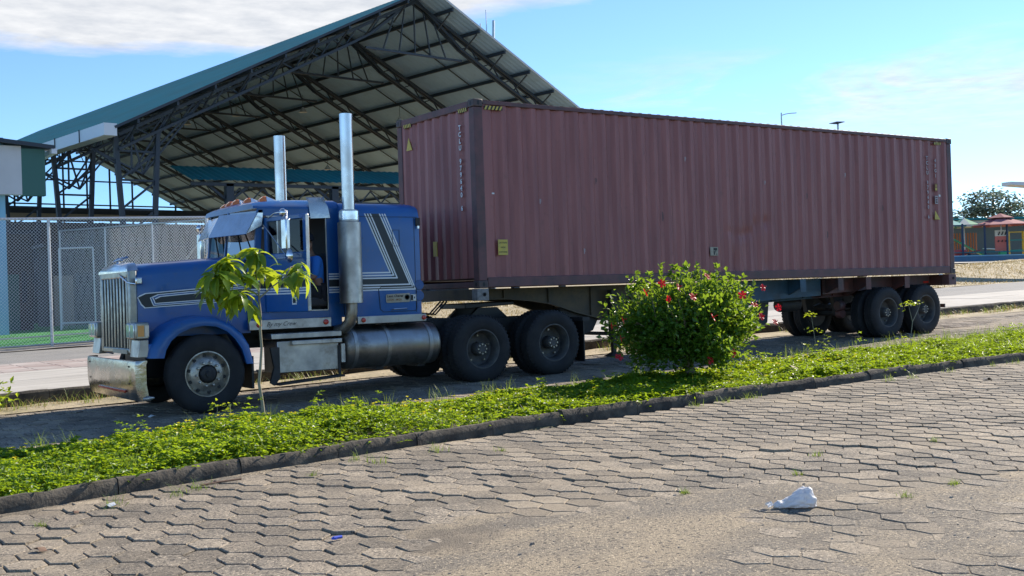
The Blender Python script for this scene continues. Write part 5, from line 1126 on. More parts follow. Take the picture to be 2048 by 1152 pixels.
# ================================================================== SPORTS HALL (open steel roof)
AL = -0.1265; HA_ = Vector((math.sin(AL), math.cos(AL), 0)); HB_ = Vector((math.cos(AL), -math.sin(AL), 0)); HN = Vector((15.08, 26.29, 0)); HZ, HS, HLEN, HWID = 14.28, .50, 47.7, 13.9
def hp(l, c, z): return HN+HA_*l+HB_*c+Vector((0, 0, z))
def rz(c): return HZ-HS*abs(c)
RW = 15.4   # the far slope runs lower than the near one
hall = empty('sports_hall', hp(22, 0, .8), 'open steel sports hall with a tall pitched teal roof behind the truck', 'building')
sd_ = M['steel_dark']
# roof skins: teal above, pale sheet below, corrugated along the slope
def roof_skin(name, c0, c1, zoff, mat, amp=.02, pitch=.30):
    n = int(HLEN/pitch); V = []; F = []
    for k in range(n*4+1):
        l = HLEN*k/(n*4); h = amp*(0, 1, 1, 0)[k % 4]
        for c in (c0, c1): V.append(hp(l, c, rz(c)+zoff+h))
    for k in range(n*4): F.append((2*k, 2*k+2, 2*k+3, 2*k+1))
    return fix_normals(mesh_obj(name, V, F, mat, hall))
M['ceiling_sheet'] = pbr('pale grey roof lining', (0.36, 0.52, 0.70), 0.7, c2=(0.31, 0.45, 0.60), scale=0.35, stretch=(1, 1, 1), var=0.0, dirt=((0.27, 0.37, 0.47), 1.2, 0.55, 0.8))
for side, w in ((-1, HWID), (1, RW)):
    roof_skin('roof_sheet', 0, side*w, .10, M['teal_roof']); roof_skin('roof_lining', side*.02, side*(w-.05), .02, M['ceiling_sheet'], .012)
for side, w in ((-1, HWID), (1, RW)):
    MB().bar(hp(0, 0, rz(0)+.06), hp(0, side*w, rz(w)+.06), .03, .09).build('barge_board', M['steel_dark'] if side < 0 else M['grey_panel'], hall)
    for k in range(int(w/1.4)):
        c = side*(1.19+1.48*k)
        if abs(c) > w: break
        MB().bar(hp(.05, c, rz(c)-.09), hp(HLEN-.05, c, rz(c)-.09), .08, .15).build('purlin', sd_, hall)
        # short knee brace carrying the overhang
        MB().bar(hp(.25, c, rz(c)-.2), hp(1.15, c, rz(c)-.75), .05, .05).build('knee_brace', sd_, hall)
TL = [1.27+6.06*k for k in range(8)]
for k, l in enumerate(TL):
    t = MB(); 
    for side, w in ((-1, HWID-.6), (1, RW-.5)):
        dep = .52; top = lambda c: rz(c)-.30
        # chords; the truss deepens under the ridge
        def bot(c): return rz(c)-.30-dep-(.0 if abs(c) > 3.2 else (3.2-abs(c))*.0)-max(0, 2.6-abs(c))*-.25
        stp = 1.15; n = int(w/stp); cs = [side*w*i/n for i in range(n+1)]
        for off in (-.11, .11):
            t.bar(hp(l+off, 0, top(0)), hp(l+off, side*w, top(w)), .09, .12)
            for a, b_ in zip(cs[:-1], cs[1:]): t.bar(hp(l+off, a, bot(a)), hp(l+off, b_, bot(b_)), .09, .10)
        for i, (a, b_) in enumerate(zip(cs[:-1], cs[1:])):
            mid = (a+b_)/2; t.bar(hp(l, a, bot(a)), hp(l, mid, top(mid)), .05, .05); t.bar(hp(l, mid, top(mid)), hp(l, b_, bot(b_)), .05, .05)
    t.bar(hp(l, -2.6, rz(2.6)-1.25), hp(l, 2.6, rz(2.6)-1.25), .08, .10)
    for c in (-1.7, -.85, 0, .85, 1.7): t.bar(hp(l, c, rz(2.6)-1.25), hp(l, c*.6, rz(c*.6)-.4), .05, .05)
    t.build('truss', sd_, hall)
    # lattice column at the near eave, tapering to its foot
    cm = MB(); zf = float(gz((hp(l, -12.5, 0)).x))+.2; zt = rz(12.7)-.35
    A = lambda z, s: hp(l, -12.6+s*(.35+.45*(z-zf)/(zt-zf)), z)
    for s in (-1, 1): cm.bar(A(zf, s), A(zt, s), .16, .16)
    zs = np.linspace(zf+.3, zt-.8, 7)
    for i, (z0, z1) in enumerate(zip(zs[:-1], zs[1:])): cm.bar(A(z0, -1), A(z1, 1), .07, .07); cm.bar(A(z1, -1), A(z1, 1), .07, .07)
    for s in (-1, 1):   # fan of struts up to the truss
        for q in np.linspace(-1.6, 2.6, 4): cm.bar(A(zt-1.6, s*.3), hp(l, -12.6+q, min(rz(-12.6+q)-.4, rz(12.6)+1.4)), .06, .06)
    cm.build('lattice_column', sd_, hall)
    MB().bar(hp(l, RW-1.0, .9), hp(l, RW-1.0, rz(RW-1)-.3), .3, .3).build('column', sd_, hall)
for k in range(7):
    l = TL[k]+3.03
    for side, w in ((-1, HWID-.3), (1, RW-.3)): MB().bar(hp(l, side*.8, rz(.8)-.07), hp(l, side*w, rz(w)-.07), .045, .045).build('sag_rod', sd_, hall)
# white box gutter along the near eave
MB().bar(hp(.0, -HWID-.15, rz(HWID)-.02), hp(20, -HWID-.15, rz(HWID)-.02), .45, .42).build('gutter', M['white_sheet'], hall)
for l in (2.2, 4.6, 7.6, 9.0, 11.5, 14.0): MB().bar(hp(l, -HWID-.39, rz(HWID)-.23), hp(l, -HWID-.39, rz(HWID)+.22), .03, .03).build('gutter_strap', M['black'], hall)
# mesh and glazing bars of the far gable
zg = 3.4
for k in range(15):
    c = -HWID+1.0+k*1.75
    if c > 11.5: break
    MB().bar(hp(HLEN-1.5, c, .8), hp(HLEN-1.5, c, rz(c)-.4), .12, .10).build('mullion', sd_, hall)
for z in (5.0, 6.9, 8.8, 10.6):
    cc = min((HZ-z)/HS, HWID-.5); MB().bar(hp(HLEN-1.5, -cc, z), hp(HLEN-1.5, cc, z), .10, .10).build('transom', sd_, hall)
pane = MB(); pane.add([hp(HLEN-1.45, -HWID+.3, 4.9), hp(HLEN-1.45, 13.0, 4.9), hp(HLEN-1.45, 13.0, rz(13)-.2), hp(HLEN-1.45, 0, HZ-.5), hp(HLEN-1.45, -HWID+.3, rz(HWID)-.4)], [(0, 1, 2, 3, 4)]); pane.build('gable_glazing', M['window_sky'], hall)
MB().bar(hp(HLEN-1.5, -HWID-6, 2.2), hp(HLEN-1.5, 16, 2.2), .25, 3.4).build('gable_wall', M['shade_wall'], hall); MB().bar(hp(HLEN-1.72, -HWID-6, 4.15), hp(HLEN-1.72, 16, 4.15), .1, .5).build('gable_wall_band', M['beige_wall'], hall)
fl = MB(); fl.add([hp(-1, -HWID, float(gz(0))+.27), hp(-1, RW, 1.2), hp(48, RW, 1.2), hp(48, -HWID, .3)], [(0, 1, 2, 3)]); fl.build('floor', pbr('pale hall floor', (.62, .60, .56), .7, c2=(.55, .53, .5), scale=.5), hall)  # floor added pale so that it bounces light onto the roof lining
# long low wall inside, dark terraces behind
MB().bar(hp(31.8, -HWID-4, 3.4), hp(31.8, 7, 3.4), .3, 6.0).build('inner_wall', M['shade_wall'], hall)
MB().bar(hp(31.6, -HWID-4, 6.72), hp(31.6, 7, 6.72), .12, .42).build('balcony_band', M['beige_wall'], hall)
MB().bar(hp(32.4, -HWID-4, 7.15), hp(32.4, 7, 7.15), .12, .45).build('balcony_rail', M['steel_dark'], hall)
for k in range(6):
    c = -14+4.0*k; MB().bar(hp(31.4, c, .6), hp(31.4, c, 6.4), .3, .3).build('balcony_post', sd_, hall)
# hanging lamps
for (l, c) in ((10, 5.5), (15.8, 3.2), (21.5, 2.2), (27, 1.8), (21, 8), (10, 9.5)):
    lm = MB(); lm.tube([hp(l, c, rz(c)-.2), hp(l, c, rz(c)-.9)], .012, 5); lm.build('lamp_cord', sd_, hall); lm = MB(); q = hp(l, c, rz(c)-1.15); lm.lathe([(.05, .28), (.09, .22), (.24, 0), (.22, 0), (.001, .12)], q, 'z', 14); lm.build('hanging_lamp', M['grey_panel'], hall, smooth=50)
# antenna on the roof beyond
an = empty('antenna_mast', (22.3, 30.86, 9), 'thin antenna with three prongs standing behind the hall roof slope', 'antenna'); mb = MB(); bx_, by_ = 29.2, 43.3
mb.tube([(bx_, by_, 1.5), (bx_, by_, 17.0)], .09, 8); mb.tube([(bx_-.5, by_, 16.6), (bx_+.6, by_, 16.6)], .05, 6); mb.tube([(bx_+.45, by_, 16.2), (bx_+.55, by_, 18.3)], .09, 6); mb.tube([(bx_-.45, by_, 16.4), (bx_-.45, by_, 18.0)], .04, 6); mb.tube([(bx_, by_, 16.6), (bx_, by_, 18.9)], .03, 6); mb.build('mast', M['galv'], an)

# ------------------------------------------------------------------ low shed under the hall roof
shed = empty('shed', (10, 29.5, .8), 'low shed with a teal sheet roof standing in front of the hall trusses', 'shed')
xs_ = np.arange(4.9, 20.0, .15); V = []; F = []
for k, x in enumerate(xs_):
    h = .03*(k % 2)
    V += [(x, 27.4, 5.98+h+.008*(x-5)), (x, 30.2, 6.82+h+.008*(x-5))]
for k in range(len(xs_)-1): F.append((2*k, 2*k+2, 2*k+3, 2*k+1))
mesh_obj('roof_sheet', V, F, M['teal_roof'], shed); MB().box(4.9, 20, 27.6, 27.68, 5.80, 5.94).build('roof_beam', sd_, shed)
for x in (6.3, 10.8, 15.3, 19.8): MB().box(x, x+.30, 27.6, 27.9, .6, 5.9).build('post', sd_, shed); MB().bar((x+.15, 27.8, 5.2), (x+1.3, 27.8, 6.1), .10, .10).bar((x+.15, 27.8, 5.2), (x-1.0, 27.8, 6.1), .10, .10).build('post_brace', sd_, shed)
tw = MB()
for k in range(14): x = 6.4+k*.96; tw.bar((x, 27.75, 5.25), (x+.48, 27.75, 5.75), .05, .05); tw.bar((x+.48, 27.75, 5.75), (x+.96, 27.75, 5.25), .05, .05)
tw.bar((6.4, 27.75, 5.25), (19.9, 27.75, 5.25), .07, .07); tw.build('roof_truss', sd_, shed)
MB().box(6.8, 19.6, 31.2, 31.4, .6, 4.5).build('rear_wall', M['shade_wall'], shed)
for (x0, x1) in ((7.2, 9.6), (11.5, 14.5)): MB().box(x0, x1, 30.2, 30.26, 4.3, 5.2).build('notice_board', M['grey_panel'], shed)

# ------------------------------------------------------------------ chain link fence
FY = 20.2; fz = lambda x: float(gz(x))+H_W
fence = empty('chain_link_fence', (-3, FY, H_W), 'tall galvanised chain link fence on pipe posts behind the walk', 'fence')
FH = 3.74
for x in (-9.2, -5.55, -1.87, 2.85): MB().tube([(x, FY, fz(x)-.05), (x, FY, fz(x)+FH)], .045, 10).build('post', M['galv'], fence, smooth=60)
for (h, r) in ((FH, .038), (.06, .03)): MB().tube([(-10, FY, fz(-10)+h), (2.85, FY, fz(2.85)+h)], r, 10).build('rail', M['galv'], fence, smooth=60)
MB().tube([(-3.3, FY+.05, fz(-3.3)+.30), (2.85, FY+.05, fz(2.85)+.34)], .022, 6).build('rail', M['galv'], fence)
def link_mesh(name, parent, A, B, z0, z1, d=.098, w=.0050):
    """diagonal wires of a chain link panel from A to B, a small offset between the two lays"""
    A = Vector(A); B = Vector(B); L = (B-A).length; u = (B-A)/L; nrm = Vector((-u.y, u.x, 0)); H = z1-z0; mb = MB()
    for s in (1, -1):
        k = -H
        while k < L:
            a0, b0 = (k, 0.0), (k+H, H)
            if a0[0] < 0: a0 = (0, -k)
            if b0[0] > L: b0 = (L, H-(k+H-L))
            if b0[0] > a0[0]+.01:
                f = lambda p: A+u*(p[0] if s > 0 else L-p[0])+nrm*(.004*s)+Vector((0, 0, z0-A.z+p[1]))
                mb.bar(f(a0), f(b0), w, w)
            k += d
    o = mb.build(name, M['wire'], parent); o['kind'] = 'stuff'; return o
for a, b in ((-10.0, -9.2), (-9.2, -5.55), (-5.55, -1.87), (-1.87, 2.85)): link_mesh('wire_mesh', fence, (a, FY-.05, fz(a)), (b, FY-.05, fz(b)), fz((a+b)/2)+.02, fz((a+b)/2)+FH-.02)
# a leaf of the fence gate swung open behind it
gate = empty('fence_gate', (2.8, FY, H_W), 'chain link gate leaf with diagonal braces standing open behind the fence corner', 'gate')
ga = Vector((2.95, FY+.15, 0)); gb = Vector((-.4, FY+5.3, 0)); gu = (gb-ga).normalized()
for t in (0, .36, .68, 1): q = ga.lerp(gb, t); MB().tube([(q.x, q.y, fz(q.x)+.1), (q.x, q.y, fz(q.x)+3.7-.0*t)], .032, 8).build('upright', M['galv'], gate, smooth=60)
for z in (.15, 3.68): MB().tube([(ga.x, ga.y, fz(ga.x)+z), (gb.x, gb.y, fz(gb.x)+z)], .03, 8).build('rail', M['galv'], gate, smooth=60)
MB().tube([(ga.x, ga.y, fz(ga.x)+3.4), (ga.lerp(gb, .36).x, ga.lerp(gb, .36).y, fz(0)+1.0)], .03, 8).build('brace', M['galv'], gate); MB().tube([(ga.x, ga.y, fz(ga.x)+3.2), (ga.lerp(gb, .18).x, ga.lerp(gb, .18).y, fz(0)+.6)], .03, 8).build('brace', M['galv'], gate)
link_mesh('wire_mesh', gate, (ga.x, ga.y, fz(ga.x)), (gb.x, gb.y, fz(gb.x)), fz(1)+.15, fz(1)+3.66, d=.098)
gp_ = empty('gate_post', (3.3, FY, H_W), 'thick galvanised gate post with a pale insulator next to the fence corner', 'post'); MB().tube([(3.08, FY, fz(3)), (3.08, FY, fz(3)+3.0)], .06, 10).tube([(3.22, FY+.1, fz(3)), (3.22, FY+.1, fz(3)+3.15)], .035, 10).build('pipe', M['galv'], gp_, smooth=60); MB().lathe([(.03, 0), (.06, .08), (.08, .25), (.05, .42), (.02, .5)], (3.55, FY, fz(3)+2.75), 'z', 10).build('insulator', M['white_sheet'], gp_, smooth=50); MB().tube([(2.9, FY, fz(3)+3.12), (3.55, FY, fz(3)+3.2)], .025, 6).build('arm', M['galv'], gp_)
# white pipe frame standing on the turf
fr = empty('door_frame', (-.2, 24, H_W), 'white pipe door frame standing upright behind the chain link fence', 'frame')
for a, b in (((-.77, .50), (-.76, 3.23)), ((.33, .50), (.31, 3.26)), ((-.76, 3.23), (.31, 3.26)), ((-.77, .78), (.33, .78))): MB().tube([(a[0], 24, a[1]), (b[0], 24, b[1])], .028, 8).build('pipe', M['white_sheet'], fr)
# low sheds in deep shade behind the fence
for (x0, x1, y0, z1, m, lab) in ((-2.3, -.9, 27.5, 3.9, 'shade_wall', 'dark kiosk with a flat front behind the left fence bay'), (.2, 5.6, 30.5, 3.6, 'shade_wall', 'wide dark booth behind the fence gate')):
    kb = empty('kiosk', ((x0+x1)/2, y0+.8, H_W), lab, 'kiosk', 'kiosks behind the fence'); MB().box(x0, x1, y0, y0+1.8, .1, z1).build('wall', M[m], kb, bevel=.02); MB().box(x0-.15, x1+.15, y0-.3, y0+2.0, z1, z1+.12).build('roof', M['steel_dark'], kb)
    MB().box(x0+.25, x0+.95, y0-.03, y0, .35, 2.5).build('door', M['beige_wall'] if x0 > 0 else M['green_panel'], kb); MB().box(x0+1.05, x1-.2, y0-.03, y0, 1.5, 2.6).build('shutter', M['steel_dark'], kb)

# ------------------------------------------------------------------ corner building at the left edge
lb = empty('corner_building', (-4, 24, H_W), 'pale blue building with a grey and green fascia box at the left edge', 'building')
MB().box(-9, -2.56, 22.76, 27.5, 0.0, 6.6).build('wall', M['pale_blue'], lb); MB().box(-9, -2.53, 22.77, 22.8, 4.1, 4.24).build('wall_band', M['beige_wall'], lb)
MB().box(-9, -2.12, 22.45, 22.75, 4.82, 6.32).build('fascia', M['grey_panel'], lb); MB().box(-2.12, -1.43, 22.45, 22.75, 4.80, 6.25).build('fascia', M['green_panel'], lb)
fix_normals(MB().hexa([(-9, 22.2, 6.98), (-1.2, 22.2, 6.24), (-1.2, 29, 6.7), (-9, 29, 7.5), (-9, 22.2, 7.12), (-1.2, 22.2, 6.36), (-1.2, 29, 6.8), (-9, 29, 7.6)]).build('roof', M['steel_dark'], lb))
MB().box(-1.28, -1.12, 22.2, 28, 6.10, 6.26).build('gutter', M['white_sheet'], lb)

# ------------------------------------------------------------------ street lamps beyond the container
l1 = empty('street_lamp', (37.1, 26.7, 1.9), 'street lamp with a single curved arm above the container roof', 'street lamp'); m_ = MB(); m_.tube([(37.1, 26.7, 1.5), (37.1, 26.7, 10.5)], [.07, .04], 10); m_.tube([(37.1, 26.7, 10.35), (37.3, 26.57, 10.42), (37.5, 26.44, 10.45)], .025, 8); m_.build('pole', M['galv'], l1, smooth=60); MB().hexa([(37.45, 26.42, 10.43), (37.75, 26.2, 10.44), (37.80, 26.28, 10.44), (37.5, 26.5, 10.43), (37.45, 26.42, 10.47), (37.75, 26.2, 10.48), (37.80, 26.28, 10.48), (37.5, 26.5, 10.47)]).build('lamp_head', M['grey_panel'], l1)
l2 = empty('solar_lamp', (35.6, 21.7, 1.8), 'solar lamp with two tilted panels above the container roof', 'street lamp'); m_ = MB(); m_.tube([(35.56, 21.73, 1.4), (35.56, 21.73, 9.15)], [.08, .05], 10); m_.build('pole', M['galv'], l2, smooth=60)
for s in (-1, 1): MB().hexa([Vector((35.56, 21.73, 9.12))+Vector(v)*.55 for v in [(s*.05-.3, -.1, .0-.1), (s*.05+.3, -.5, .08), (s*.3+.3, .1, .16), (s*.3-.3, .5, 0), (s*.05-.3, -.1, -.06), (s*.05+.3, -.5, .12), (s*.3+.3, .1, .20), (s*.3-.3, .5, .04)]]).build('solar_panel', M['black'], l2)

# ------------------------------------------------------------------ play area and buildings far right
zp = 2.20; U = Vector((math.cos(-.605), math.sin(-.605), 0)); V2 = Vector((-U.y, U.x, 0)); P0 = Vector((57.1, 29.97, 0))   # along the picture plane, away from it
def fp(u, v, z): return P0+U*u+V2*v+Vector((0, 0, z))
bw = empty('low_wall', fp(3, 0, zp), 'low blue painted wall along the edge of the play area', 'wall'); MB().bar(fp(-9, 0, 2.45), fp(16, -.4, 2.25), .25, .52).build('wall', pbr('mid blue wall', (0.10, 0.20, 0.31), 0.8, c2=(0.08, 0.16, 0.25), scale=.8), bw); MB().bar(fp(-9, 0, 2.74), fp(16, -.4, 2.54), .32, .07).build('coping', pbr('light blue coping', (0.22, 0.42, 0.55), 0.8), bw)
fpth = MB(); fpth.add([fp(-12, -5.5, 2.20), fp(20, -5.8, 2.05), fp(20, -.4, 2.22), fp(-12, -.3, 2.36)], [(0, 1, 2, 3)]); tag(fpth.build('path_far', M['walk']), kind='structure')
pr_rail = empty('play_fence', fp(3, .6, zp), 'dark blue railing with posts around the play area', 'railing'); mdk = pbr('dark blue steel', (0.02, 0.045, 0.10), 0.6)
for k in range(14): MB().bar(fp(-8+1.5*k, .7, 2.2), fp(-8+1.5*k, .7, 4.85), .10, .10).build('post', mdk, pr_rail)
for z in (2.95, 4.8): MB().bar(fp(-9, .7, z), fp(14, .7, z-.1), .06, .06).build('rail', M['teal_roof'] if z < 3 else mdk, pr_rail)
for k in range(10):
    u = -4+.42*k; m_ = MB(); m_.tube([fp(u, .7, 4.52), fp(u+.2, .7, 4.68), fp(u+.42, .7, 4.52)], .03, 6); m_.build('scallop', M['grey_panel'], pr_rail)
def parasol(u, v, z, r, cols, lab, steps=1):
    p = empty('parasol', fp(u, v, zp), lab, 'parasol', 'parasols in the play area'); MB().tube([fp(u, v, zp), fp(u, v, z+.7)], .05, 8).build('pole', M['galv'], p)
    n = 8
    for k in range(n):
        a0, a1 = 2*PI*k/n, 2*PI*(k+1)/n; c = fp(u, v, z+.62); q = [c, fp(u, v, z)+U*r*math.cos(a0)+V2*r*math.sin(a0), fp(u, v, z)+U*r*math.cos(a1)+V2*r*math.sin(a1)]
        MB().add(q+[x-Vector((0, 0, .05)) for x in q], [(0, 1, 2), (5, 4, 3), (1, 4, 5, 2)]).build('canopy_panel', cols[k % len(cols)], p)
    if steps > 1: m_ = MB(); m_.lathe([(.9, .48), (.001, .80)], fp(u, v, z), 'z', 8); m_.build('canopy_top', cols[0], p)
mt = pbr('teal canvas', (0.04, 0.26, 0.25), 0.85); mw = pbr('cream canvas', (0.62, 0.60, 0.50), 0.85); mg = pbr('green canvas', (0.10, 0.30, 0.16), 0.85); mm = pbr('maroon canvas', (0.26, 0.06, 0.07), 0.85); mr_ = pbr('rose canvas', (0.42, 0.16, 0.16), 0.85)
parasol(.55, 2.2, 4.75, 1.35, [mt, mw], 'teal and cream parasol nearest the container corner'); parasol(2.05, 3.0, 4.75, 1.30, [mg, mw], 'green and cream parasol between the teal and the maroon ones'); parasol(3.95, 1.5, 4.72, 1.95, [mm, mr_], 'large maroon parasol with a small upper cap', 2)
# play equipment
pe = empty('slide', fp(2.4, 2, zp), 'green play slide behind the blue railing', 'slide'); mgr = pbr('green plastic', (0.02, 0.30, 0.12), 0.4); m_ = MB(); m_.bar(fp(.8, 2, 3.9), fp(2.9, 1.6, 2.6), .55, .08); m_.build('chute', mgr, pe); MB().bar(fp(.55, 2, zp), fp(.55, 2, 4.3), .5, .12).build('tower', pbr('bright green panel', (0.05, 0.42, 0.10), 0.5), pe); MB().bar(fp(2.6, 1.2, 3.15), fp(4.0, 1.2, 3.05), .4, .05).build('deck', M['white_sheet'], pe)
pf = empty('slat_screen', fp(1.9, 4, zp), 'orange brown vertical slat screen behind the slide', 'screen')
for k in range(13): MB().bar(fp(1.0+.19*k, 4, 2.9), fp(1.0+.19*k, 4, 4.35), .13, .04).build('slat', pbr('orange wood', (0.40, 0.15, 0.05), 0.7) if k == 0 else bpy.data.materials['orange wood'], pf)
pp_ = empty('play_board', fp(3.6, 1, zp), 'red and cream play panel with dark marks beside the maroon parasol', 'panel'); MB().bar(fp(3.3, 1, 3.45), fp(4.2, 1, 3.45), .08, 1.0).build('panel', pbr('coral panel', (0.55, 0.14, 0.11), 0.6), pp_); MB().bar(fp(3.3, .99, 4.15), fp(4.2, .99, 4.15), .08, .4).build('panel', mw, pp_)
for k in range(3): MB().bar(fp(3.5+.22*k, .9, 4.02), fp(3.6+.22*k, .9, 4.25), .03, .06).build('mark', M['black_print'], pp_); MB().bar(fp(3.47+.25*k, .9, 3.55), fp(3.53+.25*k, .9, 3.68), .03, .06).build('mark', M['black_print'], pp_)
MB().bar(fp(3.5, .85, 2.55), fp(4.0, .85, 2.55), .3, .75).build('bin', mgr, pp_); m_ = MB(); m_.lathe([(.001, -.35), (.45, -.2), (.5, 0), (.45, .15), (.001, .2)], fp(1.1, 1.5, 2.95), 'z', 12); sp_o = m_.build('play_dome', pbr('red plastic', (0.5, 0.05, 0.05), 0.4), None, smooth=50); tag(sp_o, 'small red play dome at the foot of the slide', 'play dome')
cf = empty('climbing_frame', fp(5, 2.5, zp), 'yellow and teal climbing frame behind the railing', 'climbing frame'); mye = pbr('yellow plastic', (0.6, 0.42, 0.04), 0.5)
for u in (4.9, 5.9, 6.9): MB().bar(fp(u, 2.5, zp), fp(u, 2.5, 4.3), .12, .12).build('post', mye, cf)
for z in (3.0, 3.7, 4.25): MB().bar(fp(4.9, 2.5, z), fp(6.9, 2.5, z), .07, .07).build('bar', mt if z < 4 else mye, cf)
sw_ = empty('seesaw', fp(1.6, 1.1, zp), 'red and blue seesaw at the blue railing', 'seesaw'); MB().bar(fp(.9, 1.1, 2.75), fp(2.3, 1.1, 3.05), .2, .07).build('plank', mm, sw_); MB().bar(fp(1.6, 1.1, zp), fp(1.6, 1.1, 2.85), .2, .12).build('base', mdk, sw_)
# long low building with a teal fascia
fb_ = empty('low_building', fp(4, 9, zp), 'long low building with a teal eave line behind the parasols', 'building'); MB().bar(fp(-12, 10, 3.7), fp(22, 10, 3.6), .3, 3.4).build('wall', pbr('far wall', (0.16, 0.17, 0.15), 0.9), fb_); MB().bar(fp(-12, 8.6, 5.62), fp(22, 8.2, 5.42), 1.2, .14).build('eave', M['teal_roof'], fb_); MB().bar(fp(-12, 8.4, 5.36), fp(22, 8.0, 5.16), .3, .30).build('fascia', pbr('pale green fascia', (0.42, 0.47, 0.40), 0.8), fb_)
fix_normals(MB().hexa([fp(-14, 9, 6.05), fp(2.6, 9, 5.85), fp(2.6, 16, 5.9), fp(-14, 16, 6.0), fp(-14, 11.5, 7.4), fp(.6, 11.5, 7.3), fp(.3, 13, 7.3), fp(-14, 13, 7.4)]).build('roof', pbr('faded brown roof', (0.33, 0.24, 0.19), 0.8, c2=(0.27, 0.2, 0.17), scale=.6), fb_)); MB().bar(fp(-14, 9, 5.92), fp(2.7, 9, 5.76), .5, .18).build('roof_edge', M['white_sheet'], fb_)
kk = empty('pavilion', (50, 19.2, 2), 'corner of a pavilion roof with a white edge at the right margin', 'pavilion'); K0 = Vector((47.3, 19.75, 6.38)); MB().hexa([K0+v for v in (Vector((0, 0, -.16)), U*8+Vector((0, 0, -.75-.16)), U*8+V2*2+Vector((0, 0, -.75-.16)), V2*1.2+Vector((0, 0, -.16)), Vector((0, 0, 0)), U*8+Vector((0, 0, -.75)), U*8+V2*2+Vector((0, 0, -.5)), V2*1.2+Vector((0, 0, .05)))]).build('roof_edge', M['white_sheet'], kk); fix_normals(MB().hexa([K0+v for v in (U*.25+V2*.2, U*8+V2*.2-Vector((0, 0, .72)), U*8+V2*2-Vector((0, 0, .5)), U*.3+V2*1.1, U*.6+V2*.6+Vector((0, 0, .03)), U*8+V2*.8+Vector((0, 0, -.3)), U*8+V2*1.8, U*.6+V2*1.0+Vector((0, 0, .05)))]).build('roof', bpy.data.materials['faded brown roof'], kk)); MB().bar(K0+U*5+V2*1-Vector((0, 0, .6)), K0+U*5+V2*1-Vector((0, 0, 4.3)), .25, .25).build('column', M['grey_panel'], kk)

# trees beyond
def far_tree(base, height, spread, layers, seed, lab, n=2600, lsz=.42):
    rs = random.Random(seed); t = empty('tree', base, lab, 'tree', 'trees beyond the play area'); tr_ = MB(); bx, by, bz = base; P = []; D = []
    tr_.tube([(bx, by, bz), (bx+.2, by, bz+height*.35), (bx, by, bz+height*.6)], [.4, .3, .2], 8)
    for k in range(layers):
        a = rs.uniform(0, 2*PI); rr = spread*rs.uniform(.25, 1); zz = bz+height*(.5+.5*(1-(rr/spread)**2)*rs.uniform(.6, 1)); c = Vector((bx+rr*math.cos(a), by+rr*math.sin(a), zz)); tr_.tube([(bx, by, bz+height*.45), Vector((bx, by, bz+height*.5)).lerp(c, .6), c], [.15, .09, .04], 5)
        for q in range(n//layers): P.append((c.x+rs.gauss(0, spread*.17), c.y+rs.gauss(0, spread*.17), c.z+rs.gauss(0, height*.035))); D.append((rs.gauss(0, 1), rs.gauss(0, 1), rs.gauss(0, .25)))
    tr_.build('trunk', M['bark'], t); P = np.array(P); L = RNG.uniform(lsz*.6, lsz*1.3, len(P)); V, F = leaf_cloud(P, np.array(D), L, L*.7); mesh_obj('crown', V, F, M['hazed_leaf'], t)['kind'] = 'stuff'
far_tree((92.5, 49.0, 2.5), 7.2, 4.4, 26, 3, 'spreading flat-topped tree above the low building roof', 3000, .4)
far_tree((97.5, 44.5, 2.5), 6.0, 3.4, 20, 5, 'second spreading tree beside the pavilion roof', 2400, .4)
far_tree((94.0, 48.0, 2.3), 5.6, 2.6, 14, 8, 'dense rounded tree under the flat-topped crown', 2600, .36)

# ------------------------------------------------------------------ litter and small things on the paving
def bag():
    mb = MB(); n = 64; rings = []
    ss = np.linspace(0, 1, 22); R_ = np.interp(ss, [0, .08, .2, .35, .5, .65, .8, .9, .97, 1], [.014, .034, .03, .046, .062, .082, .092, .078, .04, .004])
    for i, (s, r) in enumerate(zip(ss*.28, R_)):
        ring = []
        for k in range(n):
            a = 2*PI*k/n; cr = abs(math.sin(2.5*a+.35*i))**.5+.7*abs(math.sin(4.5*a-.5*i+1))**.5+.45*abs(math.sin(8*a+.9*i))**.6; rr = r*(.70+.27*cr)
            q = max(.002, r*.62+rr*math.sin(a)*(1.0 if math.sin(a) > 0 else .7)); ring.append((s+.006*math.sin(5*a+i), rr*math.cos(a)*.85, q*.80))
        rings.append(ring)
    mb.loft(rings)
    for sg in (-1, 1):   # knotted ears at the neck
        mb.add([(0, .0, .02), (-.05, sg*.035, .012), (-.055, sg*.012, .035), (-.02, sg*.004, .045)], [(0, 1, 2, 3), (3, 2, 1, 0)])
    return mb
b_ = bag(); ang = math.radians(-28); bo = Vector((-3.755, -9.22, float(settle(-3.66, -9.3))+.004))
b_.v = [tuple(bo+Vector((math.cos(ang)*x-math.sin(ang)*y, math.sin(ang)*x+math.cos(ang)*y, z))) for x, y, z in b_.v]
ob = b_.build('plastic_bag', M['bag'], None, smooth=55); fix_normals(ob)
tag(ob, 'crumpled white plastic bag lying on the sandy paving', 'bag')
cpm = MB(); cpm.lathe([(.001, .012), (.016, .012), (.019, .008), (.019, 0)], (-6.22, -7.85, float(settle(-6.22, -7.85))+.003), 'z', 16); cpm.tube([(-6.23, -7.86, float(settle(-6.2, -7.8))+.012), (-6.17, -7.85, float(settle(-6.2, -7.8))+.01)], .01, 8); tag(cpm.build('bottle_cap', M['cap_blue'], None, smooth=50), 'small blue plastic cap on the paving blocks', 'bottle cap')
